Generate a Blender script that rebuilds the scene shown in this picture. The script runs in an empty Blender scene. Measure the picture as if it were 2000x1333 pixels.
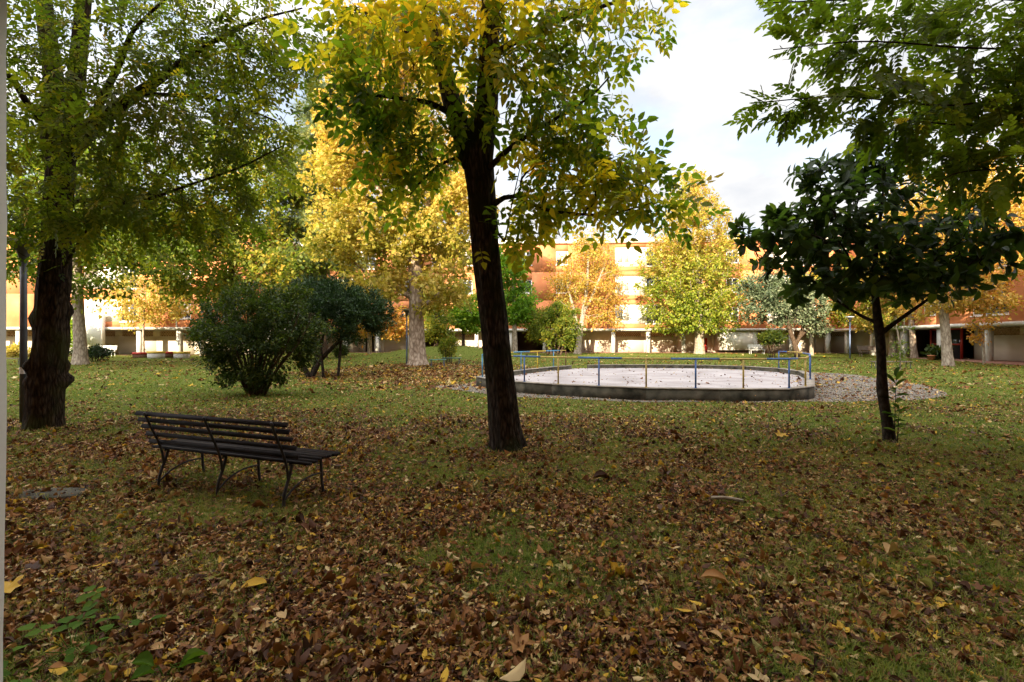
import bpy, math, random
import numpy as np
from mathutils import Vector

rng = np.random.default_rng(11)
random.seed(11)
S = bpy.context.scene
COL = S.collection

# ------------------------------------------------------------------ camera, sky, sun, exposure
F, CX, HY, EYE = 944.0, 1000.0, 665.0, 1.65          # focal length in pixels of a 2000 px wide frame, eye height
cam_d = bpy.data.cameras.new('camera')
cam_d.sensor_width = 36.0
cam_d.lens = 36.0 * F / 2000.0
cam_d.clip_start = 0.05
cam_d.clip_end = 3000
cam = bpy.data.objects.new('camera', cam_d)
COL.objects.link(cam)
cam.location = (0, 0, EYE)
cam.rotation_euler = (math.radians(90), 0, 0)
S.camera = cam

SUN_EL = math.radians(20.0)
TRAVEL = Vector((0.34, 0.94, 0)).normalized()          # the light travels away from the camera and to its right
sun_dir = Vector((TRAVEL.x * math.cos(SUN_EL), TRAVEL.y * math.cos(SUN_EL), -math.sin(SUN_EL)))
sd = bpy.data.lights.new('sun', 'SUN')
sd.energy = 4.3
sd.angle = math.radians(0.5)
sd.color = (1.0, 0.85, 0.62)
so = bpy.data.objects.new('sun', sd)
COL.objects.link(so)
so.rotation_euler = sun_dir.to_track_quat('-Z', 'Y').to_euler()
so.location = (-20, -60, 40)

world = bpy.data.worlds.new('World')
S.world = world
world.use_nodes = True
wn, wl = world.node_tree.nodes, world.node_tree.links
bg = wn['Background']
sky = wn.new('ShaderNodeTexSky')
sky.sky_type = 'NISHITA'
sky.sun_disc = False
sky.sun_elevation = SUN_EL
sky.sun_rotation = math.atan2(-sun_dir.x, -sun_dir.y)
tc = wn.new('ShaderNodeTexCoord')
mp = wn.new('ShaderNodeMapping'); mp.inputs['Scale'].default_value = (1.0, 1.0, 2.2)
nz = wn.new('ShaderNodeTexNoise'); nz.inputs['Scale'].default_value = 3.4; nz.inputs['Detail'].default_value = 7; nz.inputs['Roughness'].default_value = 0.55
rp = wn.new('ShaderNodeValToRGB'); rp.color_ramp.elements[0].position = 0.36; rp.color_ramp.elements[1].position = 0.56
rp.color_ramp.elements[0].color = (.45, .45, .45, 1)
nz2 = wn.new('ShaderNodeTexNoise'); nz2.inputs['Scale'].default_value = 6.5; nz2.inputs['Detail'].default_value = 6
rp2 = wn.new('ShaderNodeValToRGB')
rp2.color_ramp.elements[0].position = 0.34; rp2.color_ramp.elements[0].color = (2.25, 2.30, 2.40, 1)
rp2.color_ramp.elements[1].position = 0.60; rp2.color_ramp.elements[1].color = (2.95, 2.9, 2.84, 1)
mx = wn.new('ShaderNodeMix'); mx.data_type = 'RGBA'
wl.new(tc.outputs['Generated'], mp.inputs['Vector'])
wl.new(mp.outputs[0], nz.inputs['Vector']); wl.new(mp.outputs[0], nz2.inputs['Vector'])
wl.new(nz.outputs['Fac'], rp.inputs['Fac']); wl.new(nz2.outputs['Fac'], rp2.inputs['Fac'])
wl.new(rp.outputs['Color'], mx.inputs[0])
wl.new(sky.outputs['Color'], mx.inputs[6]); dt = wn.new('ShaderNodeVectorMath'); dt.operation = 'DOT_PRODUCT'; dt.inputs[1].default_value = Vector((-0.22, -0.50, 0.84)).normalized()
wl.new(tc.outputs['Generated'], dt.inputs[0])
mr = wn.new('ShaderNodeMapRange'); mr.inputs['From Min'].default_value = 0.05; mr.inputs['From Max'].default_value = 0.85; mr.inputs['To Min'].default_value = 1.0; mr.inputs['To Max'].default_value = 4.6  # extra cloud brightness overhead and behind the camera, added to lift the shade
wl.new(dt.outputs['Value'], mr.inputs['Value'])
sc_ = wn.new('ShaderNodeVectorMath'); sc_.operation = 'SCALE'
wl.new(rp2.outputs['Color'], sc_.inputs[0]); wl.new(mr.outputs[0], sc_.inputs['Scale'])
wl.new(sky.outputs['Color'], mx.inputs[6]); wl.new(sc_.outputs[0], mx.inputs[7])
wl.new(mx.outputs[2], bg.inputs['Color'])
bg.inputs['Strength'].default_value = 0.10

S.view_settings.view_transform = 'Standard'
S.view_settings.look = 'None'
S.view_settings.exposure = 1.98
S.view_settings.gamma = 1.0
S.render.engine = 'CYCLES'
S.cycles.max_bounces = 7
S.cycles.diffuse_bounces = 4
S.cycles.glossy_bounces = 2
S.cycles.transmission_bounces = 5
S.cycles.caustics_reflective = False
S.cycles.caustics_refractive = False
S.cycles.use_denoising = True

# ------------------------------------------------------------------ small helpers
def at(px, Y, py=None, z=0.0):
    """The place in the park seen at picture column px (and row py) at Y metres from the viewer."""
    return np.array([(px - CX) / F * Y, Y, z if py is None else EYE + (HY - py) / F * Y])

def unit(v):
    v = np.asarray(v, float)
    n = np.linalg.norm(v, axis=-1, keepdims=True)
    return v / np.maximum(n, 1e-9)

def sstep(a, b, x):
    t = np.clip((x - a) / (b - a), 0, 1)
    return t * t * (3 - 2 * t)

def tag(o, label, cat=None, group=None, kind=None):
    if label: o['label'] = label
    if cat: o['category'] = cat
    if group: o['group'] = group
    if kind: o['kind'] = kind
    return o

def thing(name, label, cat, loc=(0, 0, 0), rz=0.0, group=None):
    o = bpy.data.objects.new(name, None)
    o.empty_display_size = 0.3
    COL.objects.link(o)
    o.location = tuple(float(v) for v in loc)
    o.rotation_euler = (0, 0, rz)
    return tag(o, label, cat, group)

class MB:
    """Collects vertices and faces (and a per-vertex tint), then becomes ONE mesh object."""
    def __init__(self):
        self.V, self.Fs, self.T, self.n = [], [], [], 0
    def add(self, V, Fa, tint=0.5):
        V = np.asarray(V, float).reshape(-1, 3)
        Fa = np.asarray(Fa, int)
        self.V.append(V)
        self.Fs.append(Fa + self.n)
        self.T.append(np.broadcast_to(np.asarray(tint, float), (len(V),)).copy())
        self.n += len(V)
        return self
    def quad(self, a, b, c, d, tint=0.5):
        return self.add([a, b, c, d], [[0, 1, 2, 3]], tint)
    def hexa(self, c, tint=0.5):
        """c: 8 corners, bottom 4 then top 4, both counter-clockwise."""
        return self.add(c, [[3, 2, 1, 0], [4, 5, 6, 7], [0, 1, 5, 4], [1, 2, 6, 5], [2, 3, 7, 6], [3, 0, 4, 7]], tint)
    def box(self, x0, x1, y0, y1, z0, z1, fr=None, tint=0.5):
        c = np.array([[x0, y0, z0], [x1, y0, z0], [x1, y1, z0], [x0, y1, z0], [x0, y0, z1], [x1, y0, z1], [x1, y1, z1], [x0, y1, z1]], float)
        if fr is not None:
            o, u, v = fr
            c = o + c[:, :1] * u + c[:, 1:2] * v + c[:, 2:] * np.array([0, 0, 1.0])
        return self.hexa(c, tint)
    def bar(self, a, b, w, h, up=(0, 0, 1), tint=0.5):
        a, b = np.asarray(a, float), np.asarray(b, float)
        t = unit(b - a); s = unit(np.cross(t, up)); n = np.cross(s, t)
        q = lambda p: [p - s * w / 2 - n * h / 2, p + s * w / 2 - n * h / 2, p + s * w / 2 + n * h / 2, p - s * w / 2 + n * h / 2]
        return self.hexa(q(a) + q(b), tint)
    def tube(self, pts, rad, k=8, cap=True, fn=None, tint=0.5):
        pts = np.asarray(pts, float); m = len(pts)
        rad = np.broadcast_to(np.asarray(rad, float), (m,))
        T = unit(np.gradient(pts, axis=0))
        mean = unit(pts[-1] - pts[0] + 1e-6)
        ref = np.eye(3)[int(np.argmin(np.abs(mean)))]
        B = unit(np.cross(T, ref)); N = np.cross(B, T)
        th = np.linspace(0, 2 * math.pi, k, endpoint=False)
        R = rad[:, None] * np.ones(k)
        if fn is not None: R = R * fn(pts, th)
        V = pts[:, None, :] + R[..., None] * (np.cos(th)[None, :, None] * B[:, None, :] + np.sin(th)[None, :, None] * N[:, None, :])
        V = V.reshape(-1, 3)
        i = np.arange(m - 1)[:, None] * k; j = np.arange(k)[None, :]; j2 = (j + 1) % k
        Fq = np.stack([i + j, i + j2, i + k + j2, i + k + j], -1).reshape(-1, 4)
        self.add(V, Fq, tint)
        if cap and k > 3:
            o = self.n - len(V)
            self.Fs.append(np.array([[o + (m - 1) * k + q for q in range(k)]]))
            self.Fs.append(np.array([[o + q for q in reversed(range(k))]]))
        return self
    def lathe(self, prof, c=(0, 0, 0), k=16, tint=0.5):
        th = np.linspace(0, 2 * math.pi, k, endpoint=False)
        V = np.array([[c[0] + r * math.cos(t), c[1] + r * math.sin(t), c[2] + z] for r, z in prof for t in th])
        i = np.arange(len(prof) - 1)[:, None] * k; j = np.arange(k)[None, :]; j2 = (j + 1) % k
        return self.add(V, np.stack([i + j, i + j2, i + k + j2, i + k + j], -1).reshape(-1, 4), tint)
    def build(self, name, mat, parent=None, smooth=False, local=False):
        me = bpy.data.meshes.new(name)
        V = np.concatenate(self.V) if self.V else np.zeros((0, 3))
        if parent is not None and not local:
            p = parent; off = np.zeros(3); 
            M = np.array(world_of(parent).inverted())
            V = V @ M[:3, :3].T + M[:3, 3]
        me.vertices.add(len(V)); me.vertices.foreach_set('co', V.astype(np.float32).ravel())
        loops = np.concatenate([f.ravel() for f in self.Fs])
        tot = np.concatenate([np.full(len(f), f.shape[1]) for f in self.Fs])
        st = np.concatenate([[0], np.cumsum(tot)[:-1]])
        me.loops.add(len(loops)); me.loops.foreach_set('vertex_index', loops.astype(np.int32))
        me.polygons.add(len(tot)); me.polygons.foreach_set('loop_start', st.astype(np.int32)); me.polygons.foreach_set('loop_total', tot.astype(np.int32))
        if smooth: me.polygons.foreach_set('use_smooth', np.ones(len(tot), bool))
        a = me.attributes.new('tint', 'FLOAT', 'POINT'); a.data.foreach_set('value', np.concatenate(self.T).astype(np.float32))
        me.update(calc_edges=True)
        me.materials.append(mat)
        o = bpy.data.objects.new(name, me)
        COL.objects.link(o)
        if parent is not None: o.parent = parent
        return o

def world_of(o):
    from mathutils import Matrix
    m = Matrix.LocRotScale(o.location, o.rotation_euler, o.scale)
    return world_of(o.parent) @ m if o.parent else m

def copy_tree(o, parent=None):
    c = o.copy(); COL.objects.link(c)
    if parent is not None: c.parent = parent
    for ch in o.children: copy_tree(ch, c)
    return c

# ------------------------------------------------------------------ materials
def newmat(name):
    m = bpy.data.materials.new(name); m.use_nodes = True
    nt = m.node_tree
    return m, nt.nodes, nt.links, nt.nodes['Principled BSDF']

def ramp_node(n, stops):
    r = n.new('ShaderNodeValToRGB')
    e = r.color_ramp.elements
    while len(e) < len(stops): e.new(0.5)
    for k, (p, c) in enumerate(stops):
        e[k].position = p; e[k].color = (*c, 1)
    return r

def mat_noise(name, c1, c2, scale=8, rough=0.85, bump=0.2, bscale=60, stretch=(1, 1, 1), spec=0.2, detail=6, p=(0.35, 0.65), bdist=0.02):
    m, n, l, b = newmat(name)
    t = n.new('ShaderNodeTexCoord'); mp = n.new('ShaderNodeMapping'); mp.inputs['Scale'].default_value = stretch
    l.new(t.outputs['Object'], mp.inputs['Vector'])
    z = n.new('ShaderNodeTexNoise'); z.inputs['Scale'].default_value = scale; z.inputs['Detail'].default_value = detail
    l.new(mp.outputs[0], z.inputs['Vector'])
    r = ramp_node(n, [(p[0], c1), (p[1], c2)])
    l.new(z.outputs['Fac'], r.inputs['Fac']); l.new(r.outputs['Color'], b.inputs['Base Color'])
    b.inputs['Roughness'].default_value = rough; b.inputs['Specular IOR Level'].default_value = spec
    if bump:
        z2 = n.new('ShaderNodeTexNoise'); z2.inputs['Scale'].default_value = bscale; z2.inputs['Detail'].default_value = 5
        l.new(mp.outputs[0], z2.inputs['Vector'])
        bp = n.new('ShaderNodeBump'); bp.inputs['Strength'].default_value = bump; bp.inputs['Distance'].default_value = bdist
        l.new(z2.outputs['Fac'], bp.inputs['Height']); l.new(bp.outputs[0], b.inputs['Normal'])
    return m

def mat_leaf(name, stops, trans=0.4, rough=0.5, spec=0.25, tgain=1.25):
    """Leaf colour runs along the ramp by the leaf's own tint; some light passes through the blade."""
    m, n, l, b = newmat(name)
    a = n.new('ShaderNodeAttribute'); a.attribute_name = 'tint'
    r = ramp_node(n, stops)
    l.new(a.outputs['Fac'], r.inputs['Fac'])
    l.new(r.outputs['Color'], b.inputs['Base Color'])
    b.inputs['Roughness'].default_value = rough; b.inputs['Specular IOR Level'].default_value = spec
    if trans > 0:
        tr = n.new('ShaderNodeBsdfTranslucent')
        g = n.new('ShaderNodeMix'); g.data_type = 'RGBA'; g.blend_type = 'MULTIPLY'; g.inputs[0].default_value = 1.0
        g.inputs[7].default_value = (tgain * 1.05, tgain * 1.15, tgain * 0.55, 1)
        l.new(r.outputs['Color'], g.inputs[6]); l.new(g.outputs[2], tr.inputs['Color'])
        ms = n.new('ShaderNodeMixShader'); ms.inputs[0].default_value = trans
        l.new(b.outputs[0], ms.inputs[1]); l.new(tr.outputs[0], ms.inputs[2])
        l.new(ms.outputs[0], n['Material Output'].inputs['Surface'])
    return m

def mat_bark(name, c1, c2, c3, scale=14, stretch=(1, 1, 0.22), bump=0.9, moss=None, bdist=0.05):
    m, n, l, b = newmat(name)
    t = n.new('ShaderNodeTexCoord'); mp = n.new('ShaderNodeMapping'); mp.inputs['Scale'].default_value = stretch
    l.new(t.outputs['Object'], mp.inputs['Vector'])
    z = n.new('ShaderNodeTexNoise'); z.inputs['Scale'].default_value = scale; z.inputs['Detail'].default_value = 8; z.inputs['Roughness'].default_value = 0.65; z.inputs['Distortion'].default_value = 0.6
    v = n.new('ShaderNodeTexVoronoi'); v.feature = 'DISTANCE_TO_EDGE'; v.inputs['Scale'].default_value = scale * 1.1
    l.new(mp.outputs[0], z.inputs['Vector']); l.new(mp.outputs[0], v.inputs['Vector'])
    mu = n.new('ShaderNodeMath'); mu.operation = 'MULTIPLY_ADD'; mu.inputs[1].default_value = 0.9
    l.new(v.outputs['Distance'], mu.inputs[0]); l.new(z.outputs['Fac'], mu.inputs[2])
    r = ramp_node(n, [(0.40, c1), (0.58, c2), (0.85, c3)])
    l.new(mu.outputs[0], r.inputs['Fac'])
    out = r.outputs['Color']
    if moss is not None:
        z3 = n.new('ShaderNodeTexNoise'); z3.inputs['Scale'].default_value = 1.6; z3.inputs['Detail'].default_value = 6
        l.new(t.outputs['Object'], z3.inputs['Vector'])
        r3 = ramp_node(n, [(0.50, (0, 0, 0)), (0.66, (1, 1, 1))])
        l.new(z3.outputs['Fac'], r3.inputs['Fac'])
        mxx = n.new('ShaderNodeMix'); mxx.data_type = 'RGBA'; mxx.inputs[7].default_value = (*moss, 1)
        l.new(r3.outputs['Color'], mxx.inputs[0]); l.new(out, mxx.inputs[6]); out = mxx.outputs[2]
    l.new(out, b.inputs['Base Color'])
    b.inputs['Roughness'].default_value = 0.95; b.inputs['Specular IOR Level'].default_value = 0.1
    bp = n.new('ShaderNodeBump'); bp.inputs['Strength'].default_value = bump; bp.inputs['Distance'].default_value = bdist
    l.new(mu.outputs[0], bp.inputs['Height']); l.new(bp.outputs[0], b.inputs['Normal'])
    return m

M = {}
M['bark_dark'] = mat_bark('dark bark', (0.007, 0.006, 0.005), (0.027, 0.021, 0.016), (0.082, 0.064, 0.049), 19, moss=(0.022, 0.026, 0.010))
M['bark_burl'] = mat_bark('burred bark', (0.006, 0.0045, 0.003), (0.028, 0.019, 0.012), (0.075, 0.055, 0.034), 18, moss=(0.04, 0.043, 0.012))
M['bark_plane'] = mat_bark('plane bark', (0.14, 0.10, 0.07), (0.25, 0.185, 0.13), (0.42, 0.34, 0.26), 4.5, (1, 1, 0.5), 0.35)
M['bark_pale'] = mat_bark('pale bark', (0.16, 0.125, 0.09), (0.27, 0.22, 0.165), (0.42, 0.36, 0.28), 6, (1, 1, 0.4), 0.5)
M['bark_brown'] = mat_bark('brown bark', (0.03, 0.02, 0.013), (0.075, 0.05, 0.033), (0.13, 0.09, 0.06), 12)
M['bark_smooth'] = mat_bark('smooth grey brown bark', (0.012, 0.009, 0.007), (0.028, 0.021, 0.016), (0.055, 0.042, 0.032), 11, (1, 1, 0.6), 0.4)
M['orange_wall'] = mat_noise('orange render', (0.50, 0.175, 0.07), (0.58, 0.225, 0.095), 0.9, 0.9, 0.15, 30)
M['cream_wall'] = mat_noise('cream render', (0.62, 0.53, 0.41), (0.70, 0.62, 0.50), 0.7, 0.9, 0.1, 30)
M['white_wall'] = mat_noise('white render', (0.66, 0.62, 0.55), (0.76, 0.73, 0.66), 0.8, 0.85, 0.1, 30)
M['concrete'] = mat_noise('light concrete', (0.42, 0.40, 0.36), (0.55, 0.52, 0.47), 3, 0.9, 0.2, 40)
M['old_concrete'] = mat_noise('stained concrete', (0.018, 0.018, 0.011), (0.12, 0.105, 0.075), 3.4, 0.95, 0.4, 45, p=(0.3, 0.72), detail=9)
M['curb_top'] = mat_noise('worn concrete top', (0.20, 0.175, 0.14), (0.33, 0.29, 0.24), 4, 0.95, 0.3, 45)
M['lattice'] = mat_noise('terracotta block', (0.50, 0.33, 0.20), (0.60, 0.42, 0.27), 3, 0.9, 0.1, 40)
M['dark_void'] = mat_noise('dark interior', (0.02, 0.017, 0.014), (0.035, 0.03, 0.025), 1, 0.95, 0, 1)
M['brown_wall'] = mat_noise('dark brown wall', (0.10, 0.055, 0.032), (0.15, 0.085, 0.05), 1, 0.9, 0.1, 30)
M['red_paint'] = mat_noise('red paint', (0.42, 0.028, 0.018), (0.5, 0.04, 0.025), 3, 0.45, 0.03, 30, spec=0.4)
def mat_paint(name, paint, dark, chip, rough=0.5):
    m, n, l, b = newmat(name)
    t = n.new('ShaderNodeTexCoord'); z = n.new('ShaderNodeTexNoise'); z.inputs['Scale'].default_value = 9; z.inputs['Detail'].default_value = 9; z.inputs['Roughness'].default_value = .75
    l.new(t.outputs['Object'], z.inputs['Vector'])
    r = ramp_node(n, [(0.36, chip), (0.43, dark), (0.62, paint)]); l.new(z.outputs['Fac'], r.inputs['Fac']); l.new(r.outputs['Color'], b.inputs['Base Color'])
    b.inputs['Roughness'].default_value = rough; return m
M['yellow_paint'] = mat_noise('yellow paint', (0.55, 0.37, 0.03), (0.66, 0.46, 0.05), 5, 0.5, 0.05, 60, spec=0.4)
M['old_yellow'] = mat_paint('worn yellow paint', (0.50, 0.36, 0.06), (0.34, 0.23, 0.05), (0.11, 0.055, 0.03))
M['blue_paint'] = mat_paint('worn blue paint', (0.04, 0.13, 0.36), (0.022, 0.075, 0.22), (0.09, 0.06, 0.05))
M['light_blue'] = mat_noise('light blue paint', (0.06, 0.21, 0.34), (0.09, 0.27, 0.42), 7, 0.5, 0.1, 80, spec=0.4)
M['rust'] = mat_noise('rusty steel', (0.12, 0.05, 0.03), (0.22, 0.10, 0.06), 14, 0.8, 0.2, 80)
M['pole_grey'] = mat_noise('grey painted steel', (0.05, 0.055, 0.065), (0.085, 0.09, 0.105), 6, 0.45, 0.05, 60, spec=0.5)
M['pole_blue'] = mat_noise('blue grey painted steel', (0.10, 0.14, 0.24), (0.14, 0.19, 0.31), 6, 0.5, 0.05, 60, spec=0.5)
M['white_paint'] = mat_noise('white paint', (0.7, 0.7, 0.68), (0.8, 0.79, 0.77), 6, 0.5, 0.05, 60, spec=0.4)
M['bench_wood'] = mat_noise('weathered dark slats', (0.010, 0.008, 0.008), (0.034, 0.029, 0.028), 5, 0.8, 0.4, 30, (1, 9, 9), 0.12, bdist=0.004)
M['bench_iron'] = mat_noise('dark iron', (0.016, 0.013, 0.013), (0.04, 0.032, 0.03), 20, 0.6, 0.3, 90, spec=0.4, bdist=0.004)
M['green_bench'] = mat_noise('green slats', (0.06, 0.15, 0.12), (0.11, 0.22, 0.18), 4, 0.6, 0.2, 30, spec=0.3)
M['grey_bench'] = mat_noise('grey brown slats', (0.16, 0.12, 0.10), (0.25, 0.2, 0.17), 4, 0.7, 0.2, 30)
M['stone'] = mat_noise('flat stone', (0.04, 0.036, 0.024), (0.10, 0.092, 0.07), 6, 0.95, 0.4, 40)
M['stick'] = mat_noise('dead bark', (0.24, 0.19, 0.13), (0.40, 0.34, 0.25), 12, 0.9, 0.4, 60, (1, 5, 5))
M['terracotta'] = mat_noise('terracotta', (0.42, 0.16, 0.08), (0.5, 0.2, 0.11), 3, 0.85, 0.1, 40)
M['tile_floor'] = mat_noise('red brown paving', (0.16, 0.075, 0.05), (0.22, 0.11, 0.08), 2, 0.8, 0.1, 40)
def glass(name, c, rough=0.08):
    m, n, l, b = newmat(name)
    b.inputs['Base Color'].default_value = (*c, 1); b.inputs['Roughness'].default_value = rough; b.inputs['Specular IOR Level'].default_value = 0.7
    return m
M['glass'] = glass('window glass', (0.03, 0.035, 0.04))
M['shutter'] = mat_noise('roller shutter', (0.33, 0.29, 0.24), (0.42, 0.38, 0.32), 2, 0.7, 0.4, 20, (0.1, 0.1, 6))

# leaf ramps: each leaf sits at its own place between green, yellow and brown
M['ash_leaf'] = mat_leaf('ash leaves', [(0.0, (0.036, 0.075, 0.008)), (0.35, (0.085, 0.135, 0.010)), (0.55, (0.19, 0.19, 0.016)), (0.75, (0.44, 0.33, 0.02)), (1.0, (0.54, 0.30, 0.028))], 0.62, tgain=2.5)
M['elm_leaf'] = mat_leaf('small mid green leaves', [(0.0, (0.042, 0.07, 0.008)), (0.45, (0.105, 0.135, 0.011)), (0.75, (0.23, 0.21, 0.016)), (1.0, (0.45, 0.27, 0.025))], 0.58, tgain=2.0)
M['horn_leaf'] = mat_leaf('bright green leaves', [(0.0, (0.036, 0.060, 0.007)), (0.5, (0.080, 0.115, 0.010)), (0.85, (0.15, 0.175, 0.016)), (1.0, (0.33, 0.22, 0.025))], 0.6, tgain=2.2)
M['magnolia_leaf'] = mat_leaf('glossy dark leaves', [(0.0, (0.024, 0.044, 0.011)), (0.6, (0.052, 0.09, 0.018)), (0.88, (0.10, 0.15, 0.025)), (1.0, (0.18, 0.24, 0.03))], 0.4, 0.42, 0.28, 1.6)
M['plane_leaf'] = mat_leaf('plane leaves', [(0.0, (0.13, 0.16, 0.022)), (0.3, (0.30, 0.26, 0.035)), (0.65, (0.50, 0.37, 0.085)), (1.0, (0.52, 0.29, 0.07))], 0.45, tgain=1.4)
M['cedar_leaf'] = mat_leaf('blue green needles', [(0.0, (0.07, 0.11, 0.05)), (0.6, (0.16, 0.20, 0.07)), (1.0, (0.32, 0.31, 0.09))], 0.3)
M['green_leaf'] = mat_leaf('olive green leaves', [(0.0, (0.06, 0.10, 0.012)), (0.5, (0.14, 0.17, 0.02)), (0.8, (0.28, 0.25, 0.03)), (1.0, (0.48, 0.29, 0.04))], 0.5, tgain=1.5)
M['shrub_leaf'] = mat_leaf('dark shrub leaves', [(0.0, (0.016, 0.029, 0.006)), (0.6, (0.038, 0.060, 0.008)), (1.0, (0.12, 0.13, 0.014))], 0.35, tgain=1.6)
M['pitto_leaf'] = mat_leaf('dark blue green leaves', [(0.0, (0.012, 0.028, 0.009)), (0.6, (0.026, 0.053, 0.017)), (1.0, (0.065, 0.11, 0.032))], 0.18, 0.45, 0.25)
M['pale_yellow_leaf'] = mat_leaf('pale yellow leaves', [(0.0, (0.25, 0.26, 0.05)), (0.5, (0.46, 0.36, 0.08)), (1.0, (0.55, 0.34, 0.09))], 0.4)
M['orange_leaf'] = mat_leaf('orange leaves', [(0.0, (0.30, 0.25, 0.04)), (0.5, (0.52, 0.31, 0.06)), (1.0, (0.50, 0.19, 0.045))], 0.4)
M['lime_leaf'] = mat_leaf('lime leaves', [(0.0, (0.07, 0.17, 0.015)), (0.5, (0.17, 0.30, 0.02)), (1.0, (0.36, 0.42, 0.035))], 0.45)
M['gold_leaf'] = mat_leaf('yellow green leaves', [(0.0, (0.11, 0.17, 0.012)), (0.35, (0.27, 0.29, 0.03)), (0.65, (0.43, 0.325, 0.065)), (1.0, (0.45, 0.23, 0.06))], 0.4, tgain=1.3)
M['silver_leaf'] = mat_leaf('silver green leaves', [(0.0, (0.05, 0.075, 0.038)), (0.6, (0.12, 0.15, 0.078)), (1.0, (0.25, 0.26, 0.15))], 0.2)
M['litter'] = mat_leaf('dry leaves', [(0.0, (0.026, 0.010, 0.004)), (0.3, (0.105, 0.037, 0.011)), (0.55, (0.24, 0.094, 0.025)), (0.72, (0.40, 0.20, 0.065)), (0.83, (0.60, 0.45, 0.22)), (0.885, (0.20, 0.20, 0.03)), (0.93, (0.50, 0.29, 0.025)), (1.0, (0.58, 0.35, 0.03))], 0.12, 0.6, 0.25, 1.0)
M['grass'] = mat_leaf('grass blades', [(0.0, (0.055, 0.075, 0.011)), (0.45, (0.115, 0.170, 0.020)), (0.8, (0.24, 0.235, 0.034)), (1.0, (0.32, 0.25, 0.10))], 0.35, 0.6, 0.2)
M['weed_leaf'] = mat_leaf('weed leaves', [(0.0, (0.035, 0.075, 0.010)), (0.5, (0.065, 0.125, 0.016)), (1.0, (0.13, 0.20, 0.025))], 0.3, 0.75, 0.08)
M['pebble'] = mat_leaf('pebbles', [(0.0, (0.09, 0.075, 0.06)), (0.5, (0.23, 0.20, 0.165)), (1.0, (0.44, 0.40, 0.34))], 0.0, 0.9, 0.2)

# ------------------------------------------------------------------ terrain
def height(x, y):
    x = np.asarray(x, float); y = np.asarray(y, float)
    h = 0.27 * sstep(26, 54, y)
    h = h + 1.05 * np.exp(-((x + 5.6) / 6.0) ** 2 - ((y - 43) / 5.5) ** 2)       # the grassy mound behind the plane tree
    h = h + 0.12 * np.exp(-((x + 5.6) / 3) ** 2 - ((y - 30) / 3) ** 2)
    near = 1 - sstep(60, 90, np.hypot(x, y))
    h = h + near * (0.025 * np.sin(x * 0.9 + 1.3) * np.sin(y * 0.7) + 0.015 * np.sin(x * 2.3 + y * 1.7))
    return h

COURT = np.array([(-1.3, 17.6), (-0.6, 16.1), (1.2, 14.5), (3.7, 13.35), (5.6, 13.05), (7.5, 13.05), (8.7, 13.9), (10.2, 16.3), (11.6, 18.6), (12.6, 20.8), (12.9, 23.0), (12.2, 25.0), (10.6, 26.2), (8.2, 26.7), (5.6, 26.7), (4.1, 26.4), (3.0, 25.8), (1.6, 24.0), (0.3, 21.8), (-0.8, 19.6)])
GRAVEL = np.array([(-2.9, 17.4), (-1.6, 16.0), (0.7, 14.0), (3.5, 13.12), (5.6, 12.93), (7.6, 12.93), (10.0, 13.25), (12.4, 14.0), (14.2, 15.9), (15.4, 18.4), (16.2, 21.4), (16.2, 24.2), (14.6, 27.0), (11.0, 28.0), (6.0, 28.2), (2.5, 27.6), (0.6, 24.6), (-0.6, 21.8), (-1.5, 19.2), (-2.0, 18.1), (-2.8, 17.7)])
def smooth_loop(P, per=5):
    n = len(P); out = []
    for i in range(n):
        p0, p1, p2, p3 = P[i - 1], P[i], P[(i + 1) % n], P[(i + 2) % n]
        for t in np.linspace(0, 1, per, endpoint=False):
            out.append(0.5 * (2 * p1 + (p2 - p0) * t + (2 * p0 - 5 * p1 + 4 * p2 - p3) * t ** 2 + (3 * p1 - p0 - 3 * p2 + p3) * t ** 3))
    return np.array(out)
def inside(poly, x, y):
    x = np.asarray(x); y = np.asarray(y); c = np.zeros(x.shape, bool)
    j = len(poly) - 1
    for i in range(len(poly)):
        xi, yi = poly[i]; xj, yj = poly[j]
        c ^= ((yi > y) != (yj > y)) & (x < (xj - xi) * (y - yi) / (yj - yi + 1e-12) + xi)
        j = i
    return c
GRAVEL_S = smooth_loop(GRAVEL)

def vnoise(x, y, seed=0):
    """Smooth value noise in the ground plane."""
    def h(i, j):
        return np.modf(np.abs(np.sin(i * 127.1 + j * 311.7 + seed * 74.7) * 43758.5453))[0]
    i, j = np.floor(x), np.floor(y); u, v = x - i, y - j
    u, v = u * u * (3 - 2 * u), v * v * (3 - 2 * v)
    return (h(i, j) * (1 - u) + h(i + 1, j) * u) * (1 - v) + (h(i, j + 1) * (1 - u) + h(i + 1, j + 1) * u) * v
def fbm(x, y, seed=0):
    return 0.5 * vnoise(x, y, seed) + 0.3 * vnoise(2.1 * x, 2.1 * y, seed + 1) + 0.2 * vnoise(4.3 * x, 4.3 * y, seed + 2)

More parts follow.
